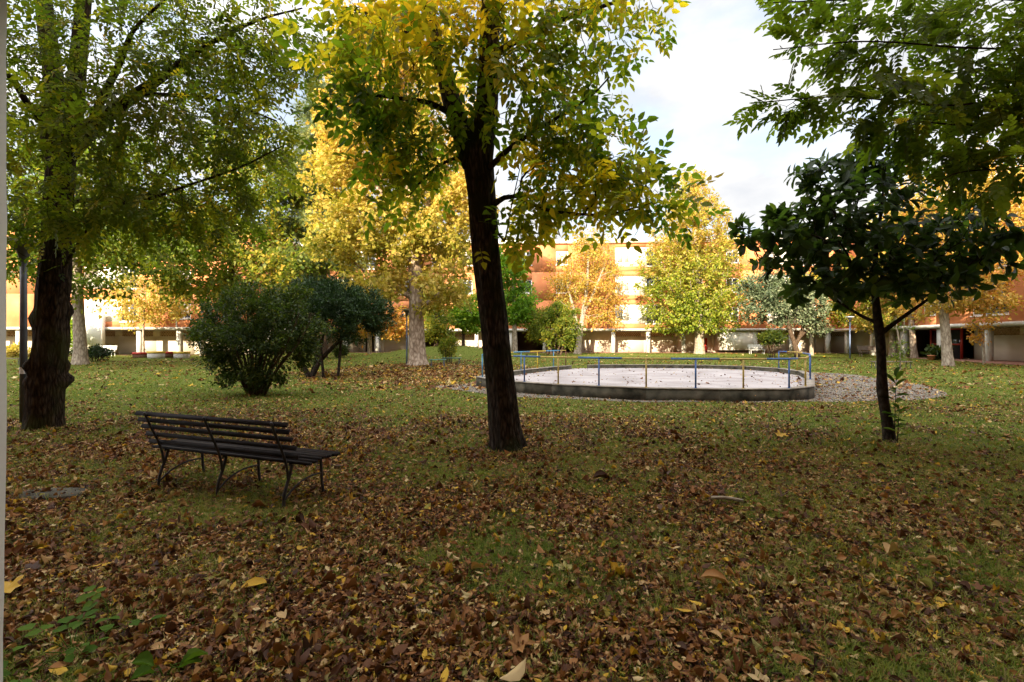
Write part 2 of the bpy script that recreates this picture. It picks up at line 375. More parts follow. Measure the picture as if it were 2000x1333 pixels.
def litter_amount(x, y):
    """0..1: how thickly fallen leaves cover the ground there."""
    px = CX + x / np.maximum(y, 0.5) * F
    near = .98 * (1 - .62 * sstep(7.6, 12.5, y))  * (1 - sstep(10.5, 16, y)) * (1 - .42 * sstep(1000, 1900, px))
    near = np.maximum(near, 0.9 * (1 - sstep(8.5, 12.5, y)) * (1 - sstep(150, 900, px)))
    near = near * (1 - 0.45 * sstep(1250, 1800, px) * sstep(4.0, 7.0, y))
    plane = 1.25 * np.exp(-((x + 4.5) / 5.5) ** 2 - ((y - 25.5) / 8.0) ** 2)
    mid = 0.34 * (1 - sstep(12, 20, y))
    far = 0.10 + 0.10 * sstep(28, 40, y)
    lawn = np.exp(-((x + 11.5) / 5.5) ** 2 - ((y - 17.5) / 5.5) ** 2)
    d = np.maximum(np.maximum(near, plane), np.maximum(mid, far)) * (1 - 0.75 * lawn)
    d = d * (0.22 + 1.1 * sstep(0.30, 0.72, .6 * fbm(x * 0.8, y * 0.8, 3) + .4 * fbm(x * 2.6, y * 2.6, 9)))
    return np.clip(d, 0, 1)

def geo_lines(a, b, n, g):
    t = np.linspace(0, 1, n); return a + (b - a) * (np.exp(g * t) - 1) / (math.exp(g) - 1)
ys = np.concatenate([np.array([-400, -150, -60, -25, -12, -6, -3, -1, 0]), geo_lines(0.6, 900, 230, 7.0)])
xp = geo_lines(0.0, 700, 120, 6.0); xs = np.concatenate([-xp[::-1], xp[1:]])
Xg, Yg = np.meshgrid(xs, ys)
gm, n, l, b = newmat('park ground')
t = n.new('ShaderNodeTexCoord')
a = n.new('ShaderNodeAttribute'); a.attribute_name = 'tint'
z1 = n.new('ShaderNodeTexNoise'); z1.inputs['Scale'].default_value = 1.3; z1.inputs['Detail'].default_value = 9; z1.inputs['Roughness'].default_value = 0.7
z2 = n.new('ShaderNodeTexNoise'); z2.inputs['Scale'].default_value = 22; z2.inputs['Detail'].default_value = 8; z2.inputs['Roughness'].default_value = 0.75
for zz in (z1, z2): l.new(t.outputs['Object'], zz.inputs['Vector'])
rg = ramp_node(n, [(0.30, (0.034, 0.038, 0.010)), (0.5, (0.095, 0.118, 0.020)), (0.68, (0.19, 0.18, 0.045))])
rb = ramp_node(n, [(0.30, (0.014, 0.011, 0.005)), (0.5, (0.045, 0.034, 0.012)), (0.7, (0.11, 0.065, 0.026))])
l.new(z2.outputs['Fac'], rg.inputs['Fac']); l.new(z2.outputs['Fac'], rb.inputs['Fac'])
ad = n.new('ShaderNodeMath'); ad.operation = 'ADD'
sb = n.new('ShaderNodeMath'); sb.operation = 'SUBTRACT'; sb.inputs[1].default_value = 0.5
l.new(z1.outputs['Fac'], sb.inputs[0]); l.new(a.outputs['Fac'], ad.inputs[0]); l.new(sb.outputs[0], ad.inputs[1])
rm = ramp_node(n, [(0.2, (0, 0, 0)), (0.75, (1, 1, 1))])
l.new(ad.outputs[0], rm.inputs['Fac'])
mxg = n.new('ShaderNodeMix'); mxg.data_type = 'RGBA'
l.new(rm.outputs['Color'], mxg.inputs[0]); l.new(rg.outputs['Color'], mxg.inputs[6]); l.new(rb.outputs['Color'], mxg.inputs[7])
l.new(mxg.outputs[2], b.inputs['Base Color']); b.inputs['Roughness'].default_value = 1.0; b.inputs['Specular IOR Level'].default_value = 0.05
bp = n.new('ShaderNodeBump'); bp.inputs['Strength'].default_value = 0.8; bp.inputs['Distance'].default_value = 0.03
l.new(z2.outputs['Fac'], bp.inputs['Height']); l.new(bp.outputs[0], b.inputs['Normal'])
g = MB(); nx, ny = len(xs), len(ys)
ii, jj = np.meshgrid(np.arange(nx - 1), np.arange(ny - 1)); q = jj * nx + ii
g.add(np.stack([Xg, Yg, height(Xg, Yg)], -1).reshape(-1, 3), np.stack([q, q + 1, q + nx + 1, q + nx], -1).reshape(-1, 4), litter_amount(Xg, Yg).ravel())
ground = g.build('ground', gm, smooth=True); tag(ground, 'grassy park ground under fallen leaves', 'ground', kind='structure')

# ------------------------------------------------------------------ the low walled court with its gravel border
def sheet(name, loop, z_fn, mat, label, inner=14):
    loop = np.asarray(loop); c = loop.mean(0); k = len(loop)
    m = MB(); V = []
    for s in np.linspace(0, 1, inner):
        p = c + (loop - c) * s
        V.append(np.column_stack([p, z_fn(p[:, 0], p[:, 1])]))
    i = np.arange(inner - 1)[:, None] * k; j = np.arange(k)[None, :]; j2 = (j + 1) % k
    m.add(np.concatenate(V), np.stack([i + j, i + k + j, i + k + j2, i + j2], -1).reshape(-1, 4))
    return tag(m.build(name, mat), label, kind='structure')
M['gravel'] = mat_noise('grey gravel', (0.11, 0.095, 0.075), (0.27, 0.24, 0.195), 28, 0.95, 0.8, 55, detail=9, p=(0.3, 0.7))
M['court_sand'] = mat_noise('pale court sand', (0.23, 0.20, 0.19), (0.39, 0.355, 0.345), 0.8, 0.95, 0.4, 60, detail=12, p=(.25, .62))
sheet('gravel_path', GRAVEL_S, lambda x, y: height(x, y) + 0.012, M['gravel'], 'grey gravel border around the walled court')
WALL_Z, FLOOR_Z = 0.36, 0.17
sheet('court_floor', COURT, lambda x, y: 0 * x + FLOOR_Z, M['court_sand'], 'pale sand floor inside the walled court', 6)
cc = COURT.mean(0)
def inset(P, d):
    n = len(P); out = []
    for i in range(n):
        t = unit(P[(i + 1) % n] - P[i - 1]); out.append(P[i] + np.array([-t[1], t[0]]) * d)
    return np.array(out)
INN = inset(COURT, 0.24)
w = MB(); wt = MB()
nC = len(COURT)
for i in range(nC):
    if i == 16 - 1: continue                     # the opening at the back
    a0, a1, b0, b1 = COURT[i], COURT[(i + 1) % nC], INN[i], INN[(i + 1) % nC]
    w.hexa([(*a0, -0.1), (*a1, -0.1), (*b1, -0.1), (*b0, -0.1), (*a0, WALL_Z - .03), (*a1, WALL_Z - .03), (*b1, WALL_Z - .03), (*b0, WALL_Z - .03)])
    o0, o1, p0, p1 = inset(COURT, -0.012)[i], inset(COURT, -0.012)[(i + 1) % nC], inset(COURT, 0.252)[i], inset(COURT, 0.252)[(i + 1) % nC]
    wt.hexa([(*o0, WALL_Z - .029), (*o1, WALL_Z - .029), (*p1, WALL_Z - .029), (*p0, WALL_Z - .029), (*o0, WALL_Z), (*o1, WALL_Z), (*p1, WALL_Z), (*p0, WALL_Z)])
cw = thing('court_wall', 'low mossy concrete wall around the pale sand court', 'wall', (cc[0], cc[1], 0))
w.build('wall', M['old_concrete'], cw); wt.build('coping', M['curb_top'], cw)

MID = inset(COURT, 0.12)
def along(loop_pts, px):
    pass
# railing posts stand on the wall: listed clockwise from the rusty one at the back opening, round the near side, to the far end
def on_wall(seg, t):
    i = seg % nC; return MID[i] + (MID[(i + 1) % nC] - MID[i]) * t
path = [on_wall(16, 0.05), on_wall(16, 1.0), on_wall(18, .0), on_wall(18, 1.0), on_wall(19, 1.0), on_wall(0, 1.0)]
postdef = [(16, .06, 'rust'), (16, .75, 'light_blue'), (17, .55, 'yellow_paint'), (18, .35, 'light_blue'), (19, .0, 'yellow_paint'), (19, .85, 'yellow_paint'), (0, .75, 'light_blue'),
           (1, .30, 'old_yellow'), (1, .88, 'blue_paint'), (2, .52, 'old_yellow'), (3, .02, 'blue_paint'), (3, .92, 'old_yellow'), (5, .04, 'blue_paint'), (5, .70, 'old_yellow'), (6, .0, 'blue_paint') ]
# near-side posts are set from where each stands along the straight front runs
def wall_at_px(px, segs):
    best = None
    for s in segs:
        for t in np.linspace(0, 1, 60):
            p = on_wall(s, t); e = abs(CX + p[0] / p[1] * F - px)
            if best is None or e < best[0]: best = (e, p, s + t)
    return best[1], best[2]
posts = []
for px, segs, m in [(1105, [16], 'rust'), (1081, [16, 17], 'light_blue'), (1050, [17], 'yellow_paint'), (1020, [18], 'light_blue'), (985, [18], 'yellow_paint'), (953, [19], 'old_yellow'),
                    (942, [0], 'light_blue'), (985, [1], 'old_yellow'), (1025, [1], 'blue_paint'), (1091, [2], 'old_yellow'), (1171, [2], 'blue_paint'), (1262, [3], 'old_yellow'),
                    (1359, [3, 4], 'blue_paint'), (1452, [4], 'old_yellow'), (1541, [5], 'blue_paint'), (1573, [5], 'old_yellow'), (1588, [6], 'blue_paint')]:
    p, s = wall_at_px(px, segs); posts.append((p, m))
posts += [(on_wall(7, .75), 'blue_paint'), (on_wall(9, .2), 'old_yellow'), (on_wall(10, .05), 'blue_paint')]
rail = thing('court_railing', 'blue and yellow tubular railing standing on the court wall', 'railing', (cc[0], cc[1], WALL_Z))
RZ = WALL_Z + 0.80
pp = [np.array([p[0], p[1], RZ]) for p, _ in posts]
for k, (p, m) in enumerate(posts):
    q = MB(); q.tube([(p[0], p[1], WALL_Z - 0.01), (p[0], p[1], RZ)], 0.024, 10)
    q.lathe([(0.0, 0.012), (0.05, 0.012), (0.05, 0.0)], (p[0], p[1], WALL_Z), 12)
    q.build('post', M[m], rail, True)
    a_ = pp[k] if k == 0 else (pp[k - 1] + pp[k]) / 2
    c_ = pp[k] if k == len(pp) - 1 else (pp[k + 1] + pp[k]) / 2
    q = MB(); q.tube([a_, pp[k], c_] if 0 < k < len(pp) - 1 else [a_, (a_ + c_) / 2, c_], 0.027, 10)
    q.build('rail_section', M[m if m != 'rust' else 'old_yellow'], rail, True)

# ------------------------------------------------------------------ apartment blocks round the park
UP = np.array([0, 0, 1.0])
def block(name, label, P, Q, zb, storeys, gf=2.55, sh=3.3, deep=10.0, recess=2.5, bays='auto', pill=4.0, lattice=True, detail=True, special=None, back_mat='cream_wall', full_ground=()):
    P = np.array([P[0], P[1], 0.0]); Q = np.array([Q[0], Q[1], 0.0])
    L = np.linalg.norm(Q - P); u = unit(Q - P); v = np.array([-u[1], u[0], 0.0])      # v points into the block
    fr = (P, u, v)
    th = thing(name, label, 'apartment block', (P[0], P[1], zb))
    zs = zb + gf                                # underside of the slab over the open ground floor
    m = MB(); m.box(-.0, L, -.35, deep, zs, zs + .26, fr); m.build('floor_slab', M['concrete'], th)
    m = MB(); m.box(0, L, -.2, deep, zb - 0.8, zb + 0.03, fr); m.build('plinth', M['tile_floor'], th)
    # open ground floor
    nb = max(1, round(L / pill)); bw = L / nb
    m = MB()
    dark = MB()
    for k in range(nb):
        x0, x1 = k * bw, (k + 1) * bw
        kind = (special or {}).get(k, 'wall')
        if kind in ('void', 'entrance'):
            dark.box(x0, x1, recess + 3.0, recess + 3.2, zb, zs, fr)
            dark.box(x0 + .001, x0 + .15, recess + .2, recess + 3.0, zb, zs, fr); dark.box(x1 - .15, x1 - .001, recess + .2, recess + 3.0, zb, zs, fr)
            continue
        top = zs - .62 if (lattice and kind == 'wall') else zs
        m = MB(); m.box(x0 + .002, x1 - .002, recess, recess + .2, zb + .03, top, fr)
        if lattice and kind == 'wall':
            m.box(x0 + .002, x0 + .35, recess, recess + .2, top + .001, zs, fr); m.box(x1 - .35, x1 - .002, recess, recess + .2, top + .001, zs, fr)
            lt = MB(); r = 4; h = (zs - top) / r
            for a in range(r):
                z0 = top + a * h
                if a: lt.box(x0 + .35, x1 - .35, recess + .03, recess + .17, z0 - .034, z0 + .034, fr)
                s = .26; off = (s / 2 if a % 2 else 0)
                x = x0 + .35 + off
                while x < x1 - .38:
                    lt.box(x, x + .11, recess + .04, recess + .16, z0 + (.034 if a else 0), z0 + h - (.034 if a < r - 1 else 0), fr); x += s
            lt.build('lattice_panel', M['lattice'], th)
        m.build('ground_floor_wall', M[back_mat], th)
    dark.box(0, L, recess + 3.3, recess + 3.5, zb, zs, fr); dark.box(.004, .2, recess + .21, recess + 3.29, zb, zs, fr); dark.box(L - .2, L - .004, recess + .21, recess + 3.29, zb, zs, fr); dark.build('passage_wall', M['brown_wall'], th)
    for k, kind in (special or {}).items():
        x0, x1 = k * bw, (k + 1) * bw
        if kind == 'stair':
            m = MB(); m.box(x0 + .25, x1 - .2, -.02, recess - .01, zb + .35, zs - .004, fr); m.build('stair_wall', M['white_wall'], th)
        if kind == 'entrance':
            e = MB(); d = recess - .6
            for x in (x0 + .5, (x0 + x1) / 2, x1 - .5): e.box(x - .07, x + .07, d, d + .12, zb + .03, zs, fr)
            e.box(x0 + .57, (x0 + x1) / 2 - .07, d + .01, d + .11, zb + 1.15, zb + 1.28, fr); e.box((x0 + x1) / 2 + .07, x1 - .57, d + .01, d + .11, zb + 1.15, zb + 1.28, fr)
            e.box(x0 + .57, (x0 + x1) / 2 - .07, d + .01, d + .11, zs - .12, zs - .005, fr); e.box((x0 + x1) / 2 + .07, x1 - .57, d + .01, d + .11, zs - .12, zs - .005, fr)
            eo = e.build('entrance_frame', M['red_paint'], th)
            e = MB(); e.box(x0 + .5, x1 - .5, d + .05, d + .07, zb + .03, zs - .02, fr); e.build('glazing', M['glass'], eo)
    for k in range(nb + 1):
        if (special or {}).get(k) == 'stair' or (special or {}).get(k - 1) == 'stair' and False: continue
        x = min(max(k * bw, .25), L - .25)
        q = MB(); q.box(x - .2, x + .2, -.05, .40, zb - .3, zs, fr); q.build('pillar', M['concrete'], th)
    # storeys: orange wall pierced by windows, white bays
    wall = MB(); white = MB(); win = []
    if bays == 'auto':
        bays = []; x = 1.6; c = 0
        while x + 2.0 < L:
            if c % 4 == 2 and x + 4.2 < L: bays.append((x, x + 3.6, 'white')); x += 3.6; bays.append((x, x + 1.7, 'loggia')); x += 1.7 + 2.2
            else: bays.append((x, x + 1.35, 'window')); x += 1.35 + 2.3
            c += 1
    for s_ in range(storeys):
        z0 = zs + .26 + s_ * sh; z1 = z0 + sh; x = 0.0
        for (x0, x1, kind) in bays:
            if x0 > x + 1e-6: wall.box(x, x0, 0, .3, z0, z1, fr)
            lo, hi = (z0 + .85, z0 + 2.45) if kind == 'window' else (z0 + .55, z0 + 2.75)
            wall.box(x0, x1, 0, .3, z0, lo, fr); wall.box(x0, x1, 0, .3, hi, z1, fr)
            win.append((x0, x1, lo, hi, kind)); x = x1
        if x < L: wall.box(x, L, 0, .3, z0, z1, fr)
    zt = zs + .26 + storeys * sh
    wall.box(0, L, deep - .3, deep, zs + .26, zt, fr); wall.box(0, .3, .3, deep - .3, zs + .26, zt, fr); wall.box(L - .3, L, .3, deep - .3, zs + .26, zt, fr)
    wall.build('wall', M['orange_wall'], th)
    m = MB(); m.box(-.25, L + .25, -.4, deep + .3, zt + .002, zt + .42, fr); m.build('roof', M['white_wall'], th)
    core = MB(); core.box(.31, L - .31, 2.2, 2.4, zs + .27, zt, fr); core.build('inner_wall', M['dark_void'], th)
    if detail:
        for (x0, x1, lo, hi, kind) in win:
            if kind == 'white':
                q = MB(); q.box(x0, x1, .02, .2, lo, hi, fr)
                o = q.build('bay_panel', M['white_wall'], th)
                wz0, wz1 = lo + .55, hi - .5
                for wx in (x0 + .35, x0 + 1.05):
                    q = MB(); q.box(wx, wx + .5, -.012, .019, wz0, wz1, fr); q.build('pane', M['shutter'], o)
            else:
                q = MB(); t_ = .09
                q.box(x0, x1, .08, .2, lo, lo + t_, fr); q.box(x0, x1, .08, .2, hi - t_, hi, fr)
                q.box(x0, x0 + t_, .08, .2, lo + t_, hi - t_, fr); q.box(x1 - t_, x1, .08, .2, lo + t_, hi - t_, fr)
                xm = (x0 + x1) / 2; q.box(xm - .04, xm + .04, .08, .2, lo + t_, hi - t_, fr)
                q.box(x0 - .06, x1 + .06, -.07, -.002, lo - .09, lo - .01, fr)
                o = q.build('window', M['white_paint'], th)
                q = MB(); q.box(x0 + t_, x1 - t_, .13, .15, lo + t_, hi - t_, fr); q.build('pane', M['glass'], o)
                if kind == 'loggia':
                    q = MB()
                    for zz in (.15, .4, .65, .9): q.box(x0, x1, -.03, .0, lo + zz - .02, lo + zz + .02, fr)
                    q.build('balcony_rail', M['pole_grey'], th)
                elif rng.random() < .45:
                    q = MB(); q.box(x0 + t_, x1 - t_, .09, .125, lo + (hi - lo) * rng.uniform(.3, .75), hi - t_, fr); q.build('roller_shutter', M['shutter'], o)
    return th, fr, L, zs, zt

rear_bays = [(2.5, 3.9, 'window'), (6.5, 10.1, 'white'), (10.1, 11.8, 'loggia'), (14.5, 15.9, 'window'), (18.5, 19.9, 'window'), (22.0, 23.4, 'window'), (25.5, 26.9, 'window'), (29.0, 30.4, 'window'),
             (33.2, 34.6, 'window'), (40.0, 43.5, 'white'), (43.5, 45.3, 'loggia'), (48.5, 49.9, 'window'), (52.5, 53.9, 'window'), (57, 60.5, 'white'), (60.5, 62.3, 'loggia')]
R0, R1 = np.array([-28.0, 58.5]), np.array([39.5, 54.0])
rear, frR, LR, zsR, ztR = block('apartment_block', 'long orange and white apartment block facing the court across the lawn', R0, R1, 0.27, 3, bays=rear_bays,
    special={8: 'void', 9: 'void', 10: 'void', 12: 'stair_left', 4: 'void', 5: 'void', 11: 'stair', 15: 'plain'} and {4: 'void', 6: 'plain', 7: 'void', 8: 'void', 9: 'plain', 12: 'plain', 13: 'stair'})
left, frL, LL, zsL, ztL = block('apartment_block', 'orange apartment block behind the burred tree and the coloured seats', (-88.0, 46.877), (-25.5, 48.5), 0.22, 3,
    bays=[(4, 5.4, 'window'), (9, 12.5, 'white'), (16, 17.4, 'window'), (21, 22.4, 'window'), (27, 28.4, 'window'), (32, 35.5, 'white'), (35.5, 37.3, 'loggia'), (41, 42.4, 'window'), (45.5, 49.0, 'white'), (49, 50.6, 'loggia'), (54.5, 55.9, 'window'), (59, 60.4, 'window')], special={})
right, frW, LW, zsW, ztW = block('apartment_block', 'orange wing with grey pillars and a red framed entrance, beyond the dark magnolia', (36.2, 56.0), (33.4, 26.5), 0.16, 3, deep=9, recess=2.6,
    bays=[(3, 4.4, 'window'), (7, 8.4, 'window'), (11, 12.4, 'window'), (15.2, 16.6, 'window'), (20.0, 23.0, 'loggia')], special={0: 'plain', 1: 'wall', 2: 'void', 3: 'entrance'})
def facade_pt(fr, x, d, z): return fr[0] + fr[1] * x + fr[2] * d + UP * z
# rain pipe, white corner panel, red door on the rear and side blocks
def facade_x(fr, px):                                   # distance along a facade where picture column px crosses it
    P, u, _ = fr; r = (px - CX) / F
    return (r * P[1] - P[0]) / (u[0] - r * u[1])
x = facade_x(frR, 1187)
m = MB(); m.tube([facade_pt(frR, x, -.1, zsR + .1), facade_pt(frR, x, -.1, ztR - .1)], .06, 8); m.build('rain_pipe', M['rust'], rear, True)
x = facade_x(frR, 1389)
m = MB(); m.box(x - .35, x + .35, 2.40, 2.495, .32, 2.0, frR); rd = m.build('door', M['red_paint'], rear)
m = MB(); m.box(x + .22, x + .26, 2.34, 2.398, 1.0, 1.15, frR); m.build('handle', M['pole_grey'], rd)
x = facade_x(frR, 709)
m = MB(); m.box(x - .55, x + .45, 2.36, 2.49, .32, 2.25, frR); dd = m.build('door', M['dark_void'], rear)
m = MB(); m.box(x - .6, x + .5, 2.33, 2.49, 2.252, 2.42, frR); m.build('lintel', M['light_blue'], dd)
for q_ in (-.68, .58, 1.3):
    m = MB(); m.box(x + q_ - .07, x + q_ + .07, 2.30, 2.48, .3, 2.8, frR); m.build('door_post', M['white_paint'], rear)
x = facade_x(frL, 212)
m = MB(); m.box(x - 4.6, x, -.9, -.4, .62, 4.3, frL); m.build('corner_panel', M['white_wall'], left)
x = facade_x(frL, 346)
m = MB(); m.tube([facade_pt(frL, x, -.1, zsL + .3), facade_pt(frL, x, -.1, ztL - .1)], .06, 8); m.build('rain_pipe', M['white_paint'], left, True)

# the block the viewer stands under: its open ground floor, pillars and the wall above shade the near half of the park
NEAR_H = 16.6
nb_ = thing('near_block', 'tall apartment block whose pale pillar edges the near lawn', 'apartment block', (0, 1.2, 0))
m = MB(); m.box(-75, 55, 1.2, 1.5, 3.0, NEAR_H); m.box(-75, 55, -10, -9.7, 3.0, NEAR_H); m.box(-75, -74.7, -9.7, 1.2, 3.0, NEAR_H); m.box(54.7, 55, -9.7, 1.2, 3.0, NEAR_H); m.build('wall', M['orange_wall'], nb_)
m = MB(); m.box(-75, 55, -10, 1.55, 2.75, 2.998); m.build('floor_slab', M['concrete'], nb_)
m = MB(); m.box(-75.2, 55.2, -10.2, 1.6, NEAR_H + .002, NEAR_H + .3); m.build('roof', M['white_wall'], nb_)
m = MB(); m.box(-75, 55, -4.2, -4.0, 0, 2.748); m.build('ground_floor_wall', M['cream_wall'], nb_)
m = MB(); m.box(-75, 55, -4.0, 1.0, -.1, .045); m.build('portico_floor', M['tile_floor'], nb_)
xr = (13.0 - CX) / F * 1.45
for k in range(-6, 7):
    if k in (0,): continue
    px_ = xr - .2 + (k if k < 0 else k) * 5.0 if k != 0 else 0
    m = MB(); m.box(px_ - .2, px_ + .2, 1.05, 1.45, -.1, 2.748); m.build('pillar', M['concrete'], nb_)
m = MB()                                                # the pillar that edges the view: it leans a touch, its corner worn
zz = np.linspace(-.1, 2.748, 24)
lean = -(1.65 - np.minimum(zz, 1.65)) ** 1.6 * 0.012
c = []
for i, z in enumerate(zz):
    j = rng.uniform(-.0018, .0018) + lean[i]
    c.append([(xr - .42, 1.05, z), (xr + j, 1.05, z), (xr + j, 1.45, z), (xr - .42, 1.45, z)])
V = np.array(c).reshape(-1, 3); kk = 4
i = np.arange(23)[:, None] * kk; j = np.arange(kk)[None, :]; j2 = (j + 1) % kk
m.add(V, np.stack([i + j, i + j2, i + kk + j2, i + kk + j], -1).reshape(-1, 4)); m.build('pillar', M['white_wall'], nb_)

# ------------------------------------------------------------------ leaves and trees
LEAF = (np.array([[0, 0, 0], [.32, .5, .07], [.72, .36, .05], [1, 0, -.07], [.72, -.36, .05], [.32, -.5, .07]]), np.array([[0, 1, 2, 3], [0, 3, 4, 5]]))
LONG = (np.array([[0, 0, 0], [.25, .36, .05], [.55, .5, .05], [.82, .32, 0], [1, 0, -.1], [.82, -.32, 0], [.55, -.5, .05], [.25, -.36, .05], [.5, 0, -.02]]),
        np.array([[0, 1, 2, 8], [8, 2, 3, 4], [0, 8, 6, 7], [8, 4, 5, 6]]))
LOBED_O = [(0, 0), (.03, .16), (.10, .36), (.22, .30), (.34, .27), (.52, .48), (.66, .56), (.62, .34), (.60, .18), (.80, .16), (1, 0), (.80, -.16), (.60, -.18), (.62, -.34), (.66, -.56), (.52, -.48), (.34, -.27), (.22, -.30), (.10, -.36), (.03, -.16)]
LOBED = (np.array([(x, y, .20 * (abs(y) * 1.7) ** 1.5 * (1 if y > 0 else .6) - .10 * max(0, x - .55) + (.05 if k % 3 == 1 else -.02)) for k, (x, y) in enumerate(LOBED_O)] + [(.36, 0, -.04)]), np.array([[k, (k + 1) % 20, 20] for k in range(20)]))
_x = np.linspace(0, 1, 5); _w = np.array([.05, .42, .5, .34, .02]); CURLED_V, CURLED_F = [], []
for k_ in range(5):
    for y_ in (-1, -.5, 0, .5, 1): CURLED_V.append((_x[k_], y_ * _w[k_], .22 * abs(y_) ** 2 * _w[k_] * 2 - .18 * (_x[k_] - .45) ** 2 + .05 * y_ * math.sin(_x[k_] * 7)))
for k_ in range(4):
    for q_ in range(4): CURLED_F.append((k_ * 5 + q_, k_ * 5 + q_ + 1, k_ * 5 + q_ + 6, k_ * 5 + q_ + 5))
CURLED = (np.array(CURLED_V), np.array(CURLED_F))
def compound(pairs=3, droop=.25, wid=.42, ll=.5):
    V, Fq = [], []
    def leaflet(x, y, z, ang, size):
        o = len(V) * 1
        c, s = math.cos(ang), math.sin(ang)
        for (a, b_, zz) in LEAF[0]:
            lx, ly = a * size, b_ * size * wid
            V.append((x + lx * c - ly * s, y + lx * s + ly * c, z + zz * size - droop * (a * size) ** 1.0 * .6))
        Fq.extend((LEAF[1] + o).tolist())
    for k in range(pairs):
        x = .30 + .62 * k / pairs; z = -droop * x * x
        leaflet(x, .01, z, 1.05 - .12 * k, ll * (0.82 + .08 * k)); leaflet(x, -.01, z, -1.05 + .12 * k, ll * (0.82 + .08 * k))
    leaflet(.86, 0, -droop * .74, 0, ll * 1.05)
    o = len(V); V.extend([(0, .008, 0), (0, -.008, 0), (.88, -.006, -droop * .77), (.88, .006, -droop * .77)]); Fq.append([o, o + 1, o + 2, o + 3])
    return np.array(V), np.array(Fq)
ASH = compound(2, .30, .56, .50)
def twig_spray(nl=9, droop=.12, ll=.26, wid=.5):
    V, Fq = [], []
    for k in range(nl):
        x = .08 + .86 * k / (nl - 1); side = 1 if k % 2 else -1
        ang = side * (1.0 - .5 * k / nl) if k < nl - 1 else 0
        o = len(V); c, s = math.cos(ang), math.sin(ang); size = ll * (1 - .25 * abs(k / (nl - 1) - .45))
        for (a, b_, zz) in LEAF[0]:
            lx, ly = a * size, b_ * size * wid
            V.append((x + lx * c - ly * s, lx * s + ly * c, -droop * x * x + zz * size - .25 * a * size * .5))
        Fq.extend((LEAF[1] + o).tolist())
    o = len(V); V.extend([(0, .006, 0), (0, -.006, 0), (.95, -.003, -droop * .9), (.95, .003, -droop * .9)]); Fq.append([o, o + 1, o + 2, o + 3])
    return np.array(V), np.array(Fq)
SPRAY = twig_spray(9, .10, .36, .56); SPRAY_S = twig_spray(7, .18, .34, .52)
def needles(nl=26):
    V, Fq = [], []; r = np.random.default_rng(5)
    for k in range(nl):
        x = r.uniform(0, .85); ang = r.uniform(-1, 1) * 1.0; ph = r.uniform(-.4, .4); s = r.uniform(.22, .38)
        d = np.array([math.cos(ang), math.sin(ang), ph]); sd_ = np.array([-d[1], d[0], 0]) * .018
        p = np.array([x, 0, -.3 * x * x]); o = len(V)
        V.extend([p - sd_, p + sd_, p + d * s]); Fq.append([o, o + 1, o + 2])
    return np.array(V), np.array(Fq)
NEEDLE = needles()

def put(mb, tmpl, P, A, N, L, W=None, tint=.5, curl=1.0):
    V0, F0 = tmpl; n_ = len(P); k = len(V0)
    A = unit(A); B = unit(np.cross(N, A)); N = np.cross(A, B)
    L = np.broadcast_to(L, (n_,)); W = L if W is None else np.broadcast_to(W, (n_,)); curl = np.broadcast_to(curl, (n_,))
    V = P[:, None, :] + A[:, None, :] * (L[:, None] * V0[:, 0])[..., None] + B[:, None, :] * (W[:, None] * V0[:, 1])[..., None] + N[:, None, :] * ((L * curl)[:, None] * V0[:, 2])[..., None]
    Fq = (F0[None] + (np.arange(n_) * k)[:, None, None]).reshape(-1, F0.shape[1])
    mb.add(V.reshape(-1, 3), Fq, np.repeat(np.broadcast_to(tint, (n_,)), k))

def catmull(P, step):
    P = np.asarray(P, float)
    if len(P) == 2: P = np.array([P[0], (P[0] + P[1]) / 2, P[1]])
    Q = np.vstack([2 * P[0] - P[1], P, 2 * P[-1] - P[-2]]); out = []
    for i in range(1, len(Q) - 2):
        p0, p1, p2, p3 = Q[i - 1:i + 3]; m = max(1, int(np.linalg.norm((p2 - p1)[:3]) / step))
        for t in np.linspace(0, 1, m, endpoint=False):
            out.append(0.5 * (2 * p1 + (p2 - p0) * t + (2 * p0 - 5 * p1 + 4 * p2 - p3) * t * t + (3 * p1 - p0 - 3 * p2 + p3) * t ** 3))
    out.append(P[-1]); return np.array(out)

